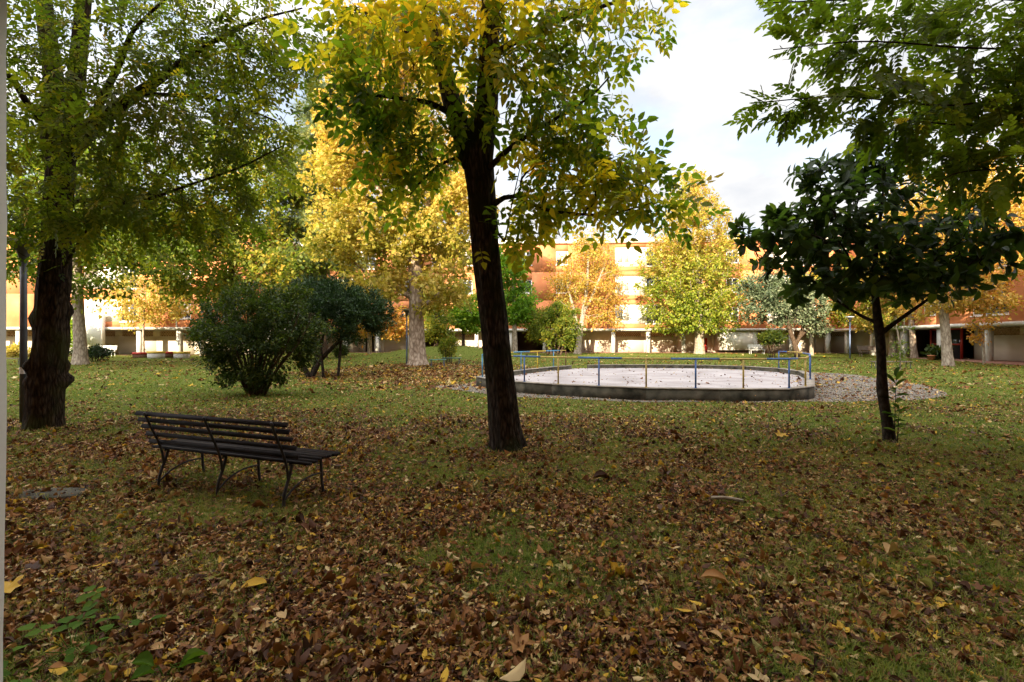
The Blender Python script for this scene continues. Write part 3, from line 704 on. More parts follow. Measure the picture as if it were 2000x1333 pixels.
class Tree:
    def __init__(self, cap=60000):
        self.P = np.zeros((cap, 3)); self.par = np.full(cap, -1); self.R = np.zeros(cap); self.len = np.zeros(cap); self.D = np.zeros((cap, 3)); self.ok = np.zeros(cap, bool); self.main = np.zeros(cap, bool)
        self.n = 0; self.sweeps = []
    def node(self, p, par, r=0.0, ok=True, main=False):
        i = self.n; self.P[i] = p; self.par[i] = par; self.R[i] = r; self.ok[i] = ok; self.main[i] = main
        if par >= 0:
            d = p - self.P[par]; l_ = np.linalg.norm(d); self.len[i] = self.len[par] + l_; self.D[i] = d / max(l_, 1e-6)
        else: self.D[i] = (0, 0, 1)
        self.n += 1; return i
    def limb(self, pts, par=None, step=.25, ok_from=0.0):
        """pts: list of (x, y, z, radius). Joins the nearest node already there unless it is the trunk."""
        C_ = catmull(pts, step)
        j = -1
        if self.n: j = int(np.argmin(np.linalg.norm(self.P[:self.n] - C_[0, :3], axis=1)))
        self.sweeps.append(C_)
        tot = len(C_)
        for k, c_ in enumerate(C_): j = self.node(c_[:3], j, c_[3], k / tot >= ok_from, True)
    def grow(self, att, step=.2, wpath=.25, lift=.15, jit=.25):
        d0 = np.array([np.min(np.linalg.norm(self.P[:self.n] - a, axis=1)) for a in att])
        for a in att[np.argsort(d0)]:
            n_ = self.n; d = np.linalg.norm(self.P[:n_] - a, axis=1)
            cost = d + wpath * self.len[:n_] + np.where(self.ok[:n_], 0, 50)
            j = int(np.argmin(cost)); L = d[j]
            if L < 0.03: continue
            m = max(1, int(math.ceil(L / step))); p0 = self.P[j].copy()
            c1 = p0 + self.D[j] * L * .3 + np.array([0, 0, lift * L]) + rng.normal(0, jit * .3, 3) * L
            k = j
            for t in np.linspace(0, 1, m + 1)[1:]:
                q = (1 - t) ** 2 * p0 + 2 * t * (1 - t) * c1 + t * t * a + (rng.normal(0, .06, 3) * step if t < 1 else 0)
                k = self.node(q, k)
    def radii(self, tip=.004, e=2.3, cap=.05):
        n_ = self.n; acc = np.zeros(n_)
        for i in range(n_ - 1, -1, -1):
            if not self.main[i]:
                self.R[i] = min(max(tip, acc[i] ** (1 / e) if acc[i] > 0 else tip), cap)
                if self.par[i] >= 0: acc[self.par[i]] += self.R[i] ** e
    def wood(self, mb, rmin=0.0, kbig=18, fn=None, kfn=48):
        for s, C_ in enumerate(self.sweeps):
            big = C_[:, 3].max()
            if s == 0 and fn is not None: mb.tube(C_[:, :3], C_[:, 3], kfn, True, fn)
            else: mb.tube(C_[:, :3], C_[:, 3], kbig if big > .1 else (9 if big > .04 else 6))
        n_ = self.n; kids = [[] for _ in range(n_)]
        for i in range(n_):
            if self.par[i] >= 0 and not self.main[i]: kids[self.par[i]].append(i)
        starts = [(i, c_) for i in range(n_) for c_ in kids[i] if self.main[i]]
        while starts:
            p, c_ = starts.pop(); ch = [p, c_]
            while kids[ch[-1]]:
                k = sorted(kids[ch[-1]], key=lambda q: -self.R[q]); last = ch[-1]
                for q in k[1:]: starts.append((last, q))
                ch.append(k[0])
            r = self.R[ch].copy(); r[0] = r[1]
            if r[1] < rmin: continue
            mb.tube(self.P[ch], r, 7 if r[1] > .03 else (5 if r[1] > .012 else 3), False)
    def twigs(self, rmax):
        i = np.arange(self.n); return i[(~self.main[:self.n]) & (self.R[:self.n] < rmax)]

def lobe_points(lobes):
    """lobes: (px, py, Y, rx px, ry px, rY m, count) -> points filling those ellipsoids, thicker towards their skins."""
    out = []
    for (px, py, Y, rx, ry, rY, cnt) in lobes:
        d = unit(rng.normal(size=(cnt, 3))) * (rng.random(cnt) ** (1 / 2.2))[:, None]
        c_ = at(px, Y, py)
        out.append(c_ + d * np.array([rx / F * Y, rY, ry / F * Y]))
    P_ = np.concatenate(out); P_ = P_[P_[:, 2] > .25]
    return P_

def pxpts(L):
    """(px, py, Y, width px) -> (x, y, z, radius) along a trunk or limb."""
    return [(*at(px, Y, py), wpx / F * Y / 2 * math.cos(math.atan((px - CX) / F))) for (px, py, Y, wpx) in L]

def scatter(T, rmax, count, spread, mb, tmpl, size, wid=1.0, tint=None, droop=.3, outward=.5, flat=.6, szvar=.25, center=None, rnd=.75):
    tw = T.twigs(rmax)
    i = rng.choice(tw, count)
    P_ = T.P[i] + rng.normal(size=(count, 3)) * spread
    c_ = T.P[tw].mean(0) if center is None else center
    out = unit(P_ - c_)
    A = unit(T.D[i] * .6 + out * outward + rng.normal(size=(count, 3)) * rnd + np.array([0, 0, -droop]))
    N = unit(np.array([0, 0, 1.0]) * flat + rng.normal(size=(count, 3)) * .55 + out * .2)
    L = size * (1 + szvar * rng.normal(size=count)).clip(.4, 1.8)
    tn = tint(P_) if callable(tint) else np.full(count, .5 if tint is None else tint)
    put(mb, tmpl, P_, A, N, L, L * wid, np.clip(tn, 0, 1), rng.uniform(.3, 2.2, count))

def tree_thing(name, label, cat, base, T, leafmb, bark, leafmat, rmin=0.0, fn=None, kbig=18, group=None, trunk_name='trunk', crown_name='crown'):
    o = thing(name, label, cat, base, 0, group)
    wb = MB(); T.wood(wb, rmin, kbig, fn)
    wb.build(trunk_name, M[bark], o, True)
    if leafmb.V: leafmb.build(crown_name, M[leafmat], o)
    return o

def rand_tint(base, sd=.15, cx=None, cy=0.0, cz=0.0, seed=1, nz=.35, sc=.7):
    def f(P_):
        return base + rng.normal(0, sd, len(P_)) + nz * (fbm(P_[:, 0] * sc + 50, P_[:, 2] * sc + P_[:, 1] * .6 * sc + 50, seed) - .5) * 2
    return f

# -- the ash in the middle of the picture
T = Tree()
T.limb(pxpts([(993, 880, 7.5, 74), (991, 862, 7.5, 66), (987, 835, 7.5, 60), (982, 780, 7.5, 57), (972, 700, 7.5, 54), (961, 600, 7.5, 52), (949, 500, 7.5, 53), (942, 400, 7.5, 53), (935, 320, 7.5, 56), (934, 285, 7.5, 54)]), step=.07, ok_from=.72)
T.limb(pxpts([(938, 330, 7.5, 46), (945, 260, 7.5, 46), (951, 200, 7.48, 44), (955, 100, 7.45, 40), (958, 0, 7.4, 36), (965, -140, 7.35, 30), (960, -300, 7.3, 18), (975, -420, 7.3, 7)]), step=.12)
T.limb(pxpts([(925, 320, 7.5, 46), (905, 262, 7.55, 44), (886, 210, 7.6, 38), (862, 120, 7.75, 31), (836, 20, 7.9, 28), (815, -80, 8.0, 25), (770, -240, 8.2, 18), (740, -380, 8.3, 7)]), step=.12)
T.limb(pxpts([(958, 402, 7.45, 14), (985, 385, 7.3, 10), (1010, 382, 7.2, 8), (1072, 410, 7.0, 7), (1180, 418, 6.8, 5), (1265, 398, 6.7, 3)]), step=.12)
T.limb(pxpts([(952, 330, 7.4, 13), (1000, 285, 7.1, 10), (1070, 240, 6.9, 7), (1150, 190, 6.8, 4), (1190, 150, 6.7, 3)]), step=.12)
T.limb(pxpts([(960, 110, 7.4, 16), (1040, 60, 7.3, 12), (1150, 20, 7.2, 8), (1280, -20, 7.1, 4)]), step=.15)
T.limb(pxpts([(885, 225, 7.6, 14), (840, 200, 7.3, 10), (770, 190, 7.0, 7), (690, 180, 6.8, 4)]), step=.15)
T.limb(pxpts([(860, 120, 7.75, 14), (790, 60, 7.9, 10), (700, 20, 8.0, 6), (640, 10, 8.0, 3)]), step=.15)
T.limb(pxpts([(915, 310, 7.5, 9), (880, 310, 7.6, 7), (835, 340, 7.6, 5), (800, 380, 7.6, 3)]), step=.15)
T.limb(pxpts([(966, 440, 7.3, 5), (985, 470, 7.1, 4), (995, 420, 7.0, 3), (1015, 330, 6.9, 2)]), step=.15)
att = lobe_points([(1270, 388, 6.8, 60, 24, .5, 22), (1300, 392, 6.7, 36, 10, .2, 12), (1265, 325, 6.8, 14, 12, .2, 4), (1190, 405, 6.7, 90, 18, .4, 14), (1150, 372, 6.9, 150, 48, .8, 64), (1050, 380, 7.0, 75, 70, .8, 46), (1120, 295, 6.9, 130, 70, .7, 78), (1210, 335, 6.8, 80, 40, .5, 40), (1025, 450, 7.0, 40, 45, .5, 20), (1075, 240, 7.0, 85, 95, 1.0, 80), (1110, 90, 7.1, 95, 85, 1.1, 75), (1225, 22, 7.1, 90, 36, .7, 36),
                   (1010, 110, 6.9, 70, 120, .9, 60), (760, 150, 7.1, 110, 115, 1.2, 110), (690, 70, 7.6, 75, 90, 1.0, 60), (850, 60, 7.0, 90, 90, 1.0, 60), (790, 320, 7.4, 85, 75, .9, 65), (880, 250, 7.3, 55, 70, .8, 26), (930, 50, 6.8, 60, 80, .5, 44), (945, 190, 6.9, 36, 55, .3, 14), (755, 240, 7.2, 80, 70, .9, 55),
                   (950, -140, 7.5, 380, 140, 2.0, 150), (960, -340, 7.5, 260, 130, 1.8, 80)])
T.grow(att, .12, .2, .1, .25); T.radii(.0035, 2.35, .045)
lm = MB()
def ash_tint(P_):
    px = CX + P_[:, 0] / P_[:, 1] * F; py = HY - (P_[:, 2] - EYE) / P_[:, 1] * F
    y = .40 + .22 * np.exp(-((px - 900) / 170) ** 2) * (1 - sstep(40, 240, py)) + .17 * sstep(980, 1030, px) * (1 - sstep(1180, 1300, px)) * sstep(180, 300, py) + .14 * (1 - sstep(0, 110, py)) - .13 * (1 - sstep(640, 800, px)) * sstep(120, 200, py)
    return y + rng.normal(0, .15, len(P_)) + .28 * (fbm(P_[:, 0] * 1.6 + 50, P_[:, 2] * 1.6 + 50, 4) - .5) * 2
scatter(T, .012, 3100, .19, lm, ASH, .27, 1.0, ash_tint, .38, .5, .75, .22)
ash_bumps = rng.uniform(0, 6.28, 8)
def ash_fn(pts, th):
    z = pts[:, 2][:, None]; t = th[None, :]
    f = 1 + .035 * np.sin(9 * t + 1.2 * np.sin(z * 2.1)) + .03 * np.sin(17 * t + 2.5 * np.sin(z * 1.3 + t)) + .02 * np.sin(27 * t + z * 5) + .02 * np.sin(5 * t + z * 3)
    return f + .14 * np.exp(-z / .15) * (np.sin(3 * t + .6) + .4 * np.sin(7 * t))
tree_thing('ash_tree', 'tall dark trunked ash with green and yellow leaves, mid lawn beside the bench', 'tree', (at(990, 7.5)), T, lm, 'bark_dark', 'ash_leaf', 0, ash_fn)

# -- the burred tree at the left
T = Tree()
T.limb(pxpts([(85, 850, 9.2, 104), (86, 835, 9.2, 92), (87, 815, 9.2, 82), (90, 760, 9.2, 79), (96, 700, 9.2, 74), (101, 640, 9.2, 71), (105, 570, 9.2, 69), (108, 500, 9.2, 64), (112, 430, 9.2, 60), (116, 360, 9.2, 60), (118, 310, 9.2, 58)]), step=.08, ok_from=.62)
T.limb(pxpts([(115, 330, 9.2, 50), (100, 260, 9.2, 48), (105, 160, 9.2, 44), (92, 60, 9.2, 40), (80, -60, 9.2, 34), (70, -250, 9.2, 20), (75, -380, 9.2, 8)]), step=.15)
T.limb(pxpts([(118, 340, 9.2, 48), (140, 260, 9.15, 42), (150, 150, 9.1, 38), (160, 40, 9.0, 34), (172, -80, 9.0, 26), (190, -260, 9, 12)]), step=.15)
T.limb(pxpts([(135, 300, 9.15, 40), (175, 255, 9.0, 36), (220, 215, 8.9, 32), (275, 178, 8.8, 26), (330, 140, 8.7, 18), (400, 90, 8.6, 11), (500, 40, 8.4, 6), (590, 15, 8.3, 3)]), step=.15)
T.limb(pxpts([(160, 275, 9.1, 16), (195, 200, 8.7, 18), (235, 120, 8.3, 14), (260, 60, 8.0, 9), (330, -10, 7.8, 5)]), step=.15)
T.limb(pxpts([(130, 395, 9.1, 12), (180, 390, 8.8, 10), (260, 395, 8.5, 8), (370, 360, 8.2, 6), (470, 325, 8.0, 4), (550, 285, 7.9, 2.5)]), step=.15)
T.limb(pxpts([(270, 182, 8.8, 11), (340, 185, 8.6, 9), (430, 195, 8.4, 6), (540, 235, 8.2, 3)]), step=.15)
T.limb(pxpts([(100, 250, 9.2, 20), (60, 210, 8.8, 18), (20, 150, 8.5, 14), (-60, 60, 8.2, 8)]), step=.15)
T.limb(pxpts([(125, 520, 9.1, 8), (165, 455, 8.8, 7), (190, 420, 8.6, 4), (215, 340, 8.4, 2.5)]), step=.15)
att = lobe_points([(360, 120, 8.6, 170, 105, 1.8, 170), (480, 60, 8.6, 120, 80, 1.4, 80), (470, 270, 8.3, 115, 80, 1.4, 105), (260, 300, 8.6, 140, 100, 1.8, 135), (380, 400, 8.5, 150, 60, 1.5, 100), (210, 440, 8.8, 130, 60, 1.4, 70),
                   (60, 250, 7.8, 90, 160, 1.1, 55), (60, 80, 8.0, 100, 120, 1.3, 40), (40, 430, 8.6, 60, 80, 1.2, 45), (150, 60, 8.0, 110, 110, 1.2, 30), (230, 190, 7.8, 120, 110, 1.0, 34), (200, -170, 9, 360, 150, 2.5, 130), (-120, 200, 8.8, 120, 250, 2, 70), (560, 130, 8.6, 70, 90, 1.0, 40)])
T.grow(att, .13, .2, .05, .3); T.radii(.0032, 2.35, .05)
lm = MB()
elm_t = rand_tint(.37, .17, seed=7, nz=.30, sc=1.1)
scatter(T, .012, 5600, .14, lm, SPRAY_S, .27, 1.0, elm_t, .5, .5, .75, .25)
tb = [(2.3, .92, .55, .10), (2.5, 1.20, .28, .08), (5.45, 1.16, .42, .10), (5.6, .84, .30, .09), (5.5, 2.05, .30, .13), (2.3, 2.25, .28, .11), (3.9, 2.5, .2, .16), (3.6, 1.75, .16, .10), (3.3, 2.7, .24, .14), (4.5, 2.3, .2, .12), (4.2, 1.3, .14, .10), (3.1, .9, .22, .10)]
def burl_fn(pts, th):
    z = pts[:, 2][:, None]; t = th[None, :]
    f = 1 + .03 * np.sin(11 * t + z * 1.5) + .03 * np.sin(6 * t + 3 * np.sin(z * 1.9)) + .025 * np.sin(19 * t + 4 * z) + .05 * np.sin(3 * t + z * 4.1) * sstep(.8, 1.6, z)
    f = f + .13 * np.exp(-z / .25) * (np.sin(4 * t + 1) + .5 * np.sin(7 * t))
    for (a_, zc, amp, sz) in tb:
        da = np.abs((t - a_ + math.pi) % (2 * math.pi) - math.pi)
        f = f + .85 * amp * np.exp(-((da / .46) ** 2 + ((z - zc) / (sz * 1.15)) ** 2) ** 1.6) * (1 + .12 * np.sin(9 * t + 31 * z))
    return f
tree_thing('burred_tree', 'thick old tree with knobbly burrs on its trunk, beside the grey lamp pole', 'tree', at(85, 9.2), T, lm, 'bark_burl', 'elm_leaf', 0, burl_fn)

# -- hornbeam reaching in over the lawn from beyond the frame
T = Tree()
hb = np.array([9.3, 6.6, 0])
T.limb([(*hb, .24), (9.3, 6.6, 1.5, .19), (9.25, 6.6, 3.5, .16), (9.3, 6.6, 6, .12), (9.3, 6.6, 9, .05)], step=.2, ok_from=.3)
def arm(pts): T.limb([(hb[0], hb[1], pts[0][3] if len(pts[0]) > 3 else pts[0][2], .05)] + pts, step=.12)
for (z0, L) in [(3.6, [(2060, 190, 6.4, 7), (1850, 205, 6.1, 5), (1650, 188, 6.0, 3.5), (1470, 200, 5.9, 2)]), (4.2, [(2040, 110, 6.3, 7), (1850, 90, 6.0, 5), (1680, 80, 5.9, 3.5), (1510, 96, 5.8, 2)]),
                (5.0, [(2040, 10, 6.4, 7), (1850, -5, 6.2, 5), (1680, -2, 6.1, 4), (1480, 5, 6.0, 2)]), (3.2, [(2060, 250, 6.5, 6), (1900, 245, 6.3, 5), (1760, 235, 6.2, 3), (1620, 243, 6.1, 2)]),
                (2.8, [(2060, 330, 6.3, 6), (1950, 330, 6.0, 4), (1860, 340, 5.8, 3), (1790, 390, 5.7, 2)]), (4.0, [(2080, 150, 6.8, 7), (1950, 150, 7.2, 5), (1800, 160, 7.4, 3)])]:
    pts = pxpts(L); T.limb([(hb[0], hb[1], z0, .05), ((hb[0] + pts[0][0]) / 2, (hb[1] + pts[0][1]) / 2, (z0 + pts[0][2]) / 2, .035)] + pts, step=.12)
att = lobe_points([(1560, 200, 5.95, 95, 10, .35, 36), (1700, 190, 6.0, 110, 20, .7, 60), (1590, 92, 5.85, 75, 14, .3, 26), (1720, 80, 6.0, 110, 32, .7, 60), (1560, 3, 6.0, 80, 16, .4, 24), (1720, 0, 6.1, 140, 32, .8, 60), (1680, 245, 6.1, 60, 14, .4, 20),
                   (1800, 240, 6.2, 100, 28, .8, 60), (1880, 150, 6.5, 110, 55, 1.0, 90), (1900, 40, 6.4, 120, 55, 1.0, 85), (1930, 250, 6.4, 90, 45, .9, 70), (1900, 300, 6.0, 90, 22, .7, 42), (1935, 335, 5.9, 80, 20, .6, 28), (1890, 385, 5.75, 50, 8, .3, 7), (2100, 150, 6.6, 120, 220, 1.4, 110), (1960, 100, 6.3, 70, 60, .7, 50), (1965, 220, 6.3, 60, 60, .7, 46), (1850, -120, 6.4, 280, 70, 1.3, 70)])
T.grow(att, .1, .2, .02, .15); T.radii(.003, 2.35, .03)
lm = MB(); scatter(T, .010, 1300, .02, lm, SPRAY, .31, 1.0, rand_tint(.46, .16, seed=9, nz=.25), .02, .45, 1.8, .2, None, .42)
tree_thing('hornbeam_tree', 'bright green hornbeam whose flat sprays hang in front of the sky above the magnolia', 'tree', hb, T, lm, 'bark_smooth', 'horn_leaf')

# -- magnolia with big dark leaves
T = Tree()
T.limb(pxpts([(1737, 872, 8, 36), (1737, 858, 8, 29), (1734, 830, 8, 25), (1727, 790, 8, 22), (1723, 755, 8, 24), (1722, 720, 8, 20), (1720, 670, 8, 20), (1716, 635, 8, 20), (1712, 600, 8, 17), (1708, 550, 8, 14), (1712, 480, 8, 10), (1722, 400, 8, 6), (1730, 320, 8, 3)]), step=.07, ok_from=.55)
T.limb(pxpts([(1721, 650, 8, 14), (1740, 635, 7.9, 11), (1775, 610, 7.8, 9), (1830, 570, 7.7, 6), (1900, 510, 7.6, 4), (1960, 480, 7.5, 2)]), step=.1)
T.limb(pxpts([(1716, 630, 8, 10), (1690, 620, 8.1, 8), (1640, 590, 8.2, 6), (1560, 540, 8.2, 4), (1480, 500, 8.2, 2)]), step=.1)
T.limb(pxpts([(1710, 570, 8, 9), (1670, 520, 7.8, 7), (1610, 470, 7.6, 5), (1540, 440, 7.5, 2)]), step=.1)
T.limb(pxpts([(1710, 560, 8, 9), (1750, 500, 8.2, 7), (1820, 440, 8.4, 5), (1890, 400, 8.5, 2)]), step=.1)
att = lobe_points([(1720, 430, 8, 170, 120, 1.4, 150), (1590, 470, 8, 110, 75, 1.1, 70), (1500, 480, 8, 60, 50, .6, 24), (1850, 470, 7.9, 120, 75, 1.2, 80), (1940, 490, 7.7, 70, 50, .7, 24), (1730, 330, 8, 70, 50, .7, 34), (1600, 375, 8, 55, 45, .5, 26), (1562, 338, 8, 14, 14, .2, 5), (1595, 325, 8, 12, 14, .2, 5), (1655, 318, 8, 40, 28, .4, 14), (1455, 455, 8.1, 16, 40, .3, 8), (1520, 415, 8, 40, 16, .4, 9), (1985, 470, 7.6, 24, 30, .3, 8), (1700, 550, 8, 160, 45, 1.1, 70), (1800, 555, 7.8, 100, 40, .8, 34), (1590, 560, 8.1, 70, 30, .6, 14)])
T.grow(att, .12, .25, .3, .25); T.radii(.005, 2.4, .04)
kids = np.bincount(T.par[1:T.n].clip(0), minlength=T.n); tips = np.array([i for i in range(T.n) if kids[i] == 0])
mid = rng.choice(T.twigs(.010), 360); seat = np.concatenate([tips, mid])
lm = MB(); Ps, As, Ns, Ls = [], [], [], []
for i in seat:
    d = unit(T.D[i] + np.array([0, 0, .35])); a0 = rng.uniform(0, 6.28); k = rng.integers(4, 8)
    s1 = unit(np.cross(d, [.3, .2, 1.0])); s2 = np.cross(d, s1)
    for q in range(k):
        th = a0 + q * 2.4; r_ = np.cos(th) * s1 + np.sin(th) * s2
        A = unit(r_ * rng.uniform(.7, 1.2) + d * rng.uniform(.1, .9) + np.array([0, 0, -rng.uniform(.0, .5)]))
        Ps.append(T.P[i] - d * .03 * q * .4 + rng.normal(0, .02, 3)); As.append(A); Ns.append(unit(d + np.array([0, 0, .6]) - A * .2)); Ls.append(rng.uniform(.16, .25))
Ls = np.array(Ls); tn = rng.beta(2, 3.2, len(Ls)); tn[rng.random(len(Ls)) < .015] = .97
put(lm, LONG, np.array(Ps), np.array(As), np.array(Ns), Ls, Ls * .47, tn, rng.uniform(.3, 2.0, len(Ls)))
tree_thing('magnolia_tree', 'small magnolia with a thin trunk and large glossy dark leaves, near the gravel border', 'tree', at(1737, 8), T, lm, 'bark_smooth', 'magnolia_leaf')
# young shoot beside it
def sapling(name, label, base, h, nleaf, size, mat, stemr=.006, cat='plant', wid=.36):
    T = Tree(); b_ = np.array(base)
    T.limb([(*b_, stemr * 1.5), (b_[0] + .02, b_[1], b_[2] + h * .5, stemr), (b_[0] + .05, b_[1] + .02, b_[2] + h, stemr * .6)], step=.08)
    lm = MB(); n_ = nleaf; t = np.linspace(.22, 1, n_) ; P_ = np.array([np.array([b_[0] + .05 * k * k, b_[1] + .02 * k, b_[2] + h * k]) for k in t])
    an = np.arange(n_) * 2.4; A = np.stack([np.cos(an), np.sin(an), np.where(t > .85, 1.1, .35) + 0 * an], -1)
    put(lm, LONG, P_, A, np.tile([0, 0, 1.0], (n_, 1)) + rng.normal(0, .2, (n_, 3)), size * rng.uniform(.7, 1.15, n_), size * wid * rng.uniform(.8, 1.1, n_), rng.uniform(.3, 1, n_), 1.5)
    return tree_thing(name, label, cat, b_, T, lm, 'bark_smooth', mat, trunk_name='stem', crown_name='leaves')
sapling('sapling', 'leafy green shoot growing at the foot of the magnolia trunk', at(1746, 7.9, z=0), 1.05, 17, .24, 'weed_leaf')
sapling('sapling', 'short leafy shoot leaning beside the taller magnolia sucker', at(1752, 7.75, z=0), .55, 7, .20, 'weed_leaf')

# -- trees further back, each with its own trunk and crown
def bg_tree(name, label, px, Y, trunk, lobes, leaf, bark, n_leaves, size, tint=.5, sd=.2, tmpl=LEAF, wid=.62, spread=.25, step=.5, limbs=(), cat='tree', tip=.012, flat=.6, droop=.25, rmax=.05, wpath=.25, lift=.15, nz=.35, extra=None, group=None, rmin=.0, okf=.35, sc=.45, sunk=0.15):
    zb = float(height(at(px, Y)[0], Y))
    T = Tree()
    pts = pxpts(trunk); b0 = pts[0]
    T.limb([(b0[0], b0[1], zb - sunk, b0[3] * 1.25), (b0[0], b0[1], zb + .12, b0[3] * 1.05)] + pts[1:], step=step * .6, ok_from=okf)
    for Lm in limbs: T.limb(pxpts(Lm), step=step * .7)
    T.grow(lobe_points(lobes), step, wpath, lift, .3); T.radii(tip, 2.35, .16)
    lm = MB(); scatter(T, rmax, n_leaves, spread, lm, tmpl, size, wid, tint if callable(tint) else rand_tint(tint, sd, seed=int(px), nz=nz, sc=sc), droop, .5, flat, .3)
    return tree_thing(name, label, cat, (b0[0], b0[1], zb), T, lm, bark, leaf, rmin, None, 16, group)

bg_tree('plane_tree', 'great plane tree with a pale mottled trunk and golden brown leaves behind the green benches', 816, 30,
        [(816, 708, 30, 42), (815, 690, 30, 35), (813, 620, 30, 29), (812, 560, 30, 27), (810, 500, 30, 28), (806, 430, 30, 25), (800, 330, 30, 20), (795, 200, 30, 14), (790, 60, 30, 7)],
        [(700, 230, 30, 95, 150, 4.0, 130), (745, 100, 30, 90, 100, 3.5, 90), (810, 470, 31.5, 130, 90, 3.0, 100), (800, 440, 28.6, 70, 60, 1.2, 34), (805, 300, 28.8, 60, 80, 1.0, 30), (680, 440, 29, 85, 95, 3.8, 90), (890, 400, 30, 70, 130, 3.5, 80), (860, 200, 31, 90, 140, 4, 70), (720, 560, 28.5, 75, 40, 3.5, 46), (860, 570, 29, 60, 45, 3.0, 40), (770, 330, 31.5, 110, 110, 3, 100), (640, 320, 30, 45, 90, 3, 40)],
        'plane_leaf', 'bark_plane', 60000, .19, lambda P_: .34 + .34 * sstep(5, 13, P_[:, 2]) + rng.normal(0, .18, len(P_)) + .6 * (fbm(P_[:, 0] * .4 + 50, P_[:, 2] * .4 + 50, 3) - .5), .2, LOBED, 1.0, .26, .45, tip=.010, rmax=.05,
        limbs=[[(812, 585, 30, 12), (770, 560, 29.5, 9), (720, 535, 29, 6), (680, 500, 28.5, 3)], [(813, 605, 30, 10), (850, 580, 29.6, 8), (885, 545, 29, 4)], [(808, 470, 30, 14), (760, 400, 30, 10), (700, 300, 30, 7), (670, 200, 30, 3)], [(808, 450, 30, 12), (850, 370, 30.5, 9), (890, 280, 31, 4)]])
bg_tree('shade_tree', 'grey trunked green tree standing in the lawn behind the burred tree', 157, 33,
        [(157, 708, 33, 36), (157, 690, 33, 30), (155, 640, 33, 26), (152, 590, 33, 24), (150, 540, 33, 22), (155, 450, 33, 14), (160, 350, 33, 7)],
        [(170, 470, 33, 150, 60, 5, 110), (100, 400, 33, 120, 90, 5, 90), (250, 450, 32, 110, 80, 4.5, 90), (300, 500, 31, 90, 45, 3.5, 50), (180, 330, 33, 150, 100, 5, 90), (60, 520, 33, 60, 40, 3, 30), (190, 560, 32, 60, 25, 2.5, 20)],
        'green_leaf', 'bark_pale', 26000, .24, .30, .2, spread=.35, step=.6, limbs=[[(153, 560, 33, 14), (190, 520, 32.5, 11), (240, 470, 32, 7), (290, 440, 32, 4)]], okf=.5)
bg_tree('green_tree', 'loose yellow green tree filling the gap between the burred tree and the cedar', 455, 38,
        [(455, 700, 38, 16), (455, 640, 38, 14), (452, 560, 38, 12), (455, 450, 38, 9), (460, 330, 38, 4)],
        [(450, 480, 38, 120, 80, 5, 110), (520, 400, 38, 90, 100, 5, 90), (400, 560, 37, 80, 40, 4, 50), (560, 530, 37, 80, 60, 4, 70), (350, 440, 38, 70, 80, 4, 50), (480, 310, 38, 90, 70, 4, 50)],
        'green_leaf', 'bark_brown', 24000, .26, .52, .22, spread=.4, step=.6)
bg_tree('cedar_tree', 'pale blue green cedar with drooping sprays behind the two dark shrubs', 628, 41,
        [(628, 700, 41, 24), (628, 640, 41, 21), (627, 540, 41, 19), (626, 400, 41, 14), (625, 280, 41, 8), (622, 150, 41, 3)],
        [(625, 560, 41, 95, 22, 5, 60), (620, 500, 41, 105, 16, 5, 60), (615, 440, 41, 95, 14, 4.5, 55), (610, 385, 41, 80, 12, 4, 45), (612, 330, 41, 70, 11, 3.4, 40), (615, 275, 41, 52, 10, 2.8, 30), (618, 220, 41, 36, 10, 2.2, 22), (622, 170, 41, 20, 12, 1.2, 14)],
        'cedar_leaf', 'bark_brown', 15000, .75, .5, .22, NEEDLE, 1.0, .25, .5, droop=.7, flat=1.4, wpath=.35, lift=-.05)
bg_tree('pale_yellow_tree', 'small thin trunked tree with pale yellow leaves in front of the left block\'s pillars', 280, 44,
        [(280, 702, 44, 6), (280, 650, 44, 5), (281, 620, 44, 4), (284, 570, 44, 2)],
        [(290, 600, 44, 85, 35, 3.5, 70), (250, 580, 44, 50, 35, 2.5, 35), (340, 575, 44, 50, 40, 2.5, 40), (300, 545, 44, 60, 25, 2.5, 25)],
        'pale_yellow_leaf', 'bark_pale', 5200, .22, .5, .25, spread=.25, step=.4, tip=.008, okf=.55)
bg_tree('rust_tree', 'small rusty orange tree beside the blue lamp post', 722, 47,
        [(722, 692, 47, 9), (722, 640, 47, 8), (723, 610, 47, 5), (724, 580, 47, 2)],
        [(735, 622, 47, 45, 30, 2.5, 45), (780, 630, 46, 30, 28, 2, 30), (700, 640, 47, 30, 22, 2, 20)],
        'orange_leaf', 'bark_pale', 4200, .24, .55, .25, spread=.28, step=.4, okf=.4)
bg_tree('olive_tree', 'dull olive green tree seen just past the plane trunk', 852, 44,
        [(852, 690, 44, 9), (852, 660, 44, 8), (853, 620, 44, 5), (854, 590, 44, 2)],
        [(848, 632, 44, 38, 38, 2.5, 60), (868, 660, 44, 22, 18, 1.5, 20), (840, 590, 44, 35, 25, 2, 25)],
        'green_leaf', 'bark_brown', 5200, .2, .5, .2, spread=.25, step=.35, okf=.3)
bg_tree('lime_tree', 'short vivid lime green tree at the edge of the mound', 905, 47,
        [(905, 690, 47, 7), (905, 650, 47, 6), (908, 600, 47, 4), (912, 560, 47, 2)],
        [(915, 605, 47, 40, 40, 2.2, 60), (895, 620, 47, 24, 20, 1.5, 24), (925, 630, 47, 26, 22, 1.6, 24)],
        'lime_leaf', 'bark_brown', 6000, .24, .62, .22, spread=.22, step=.35, okf=.3)
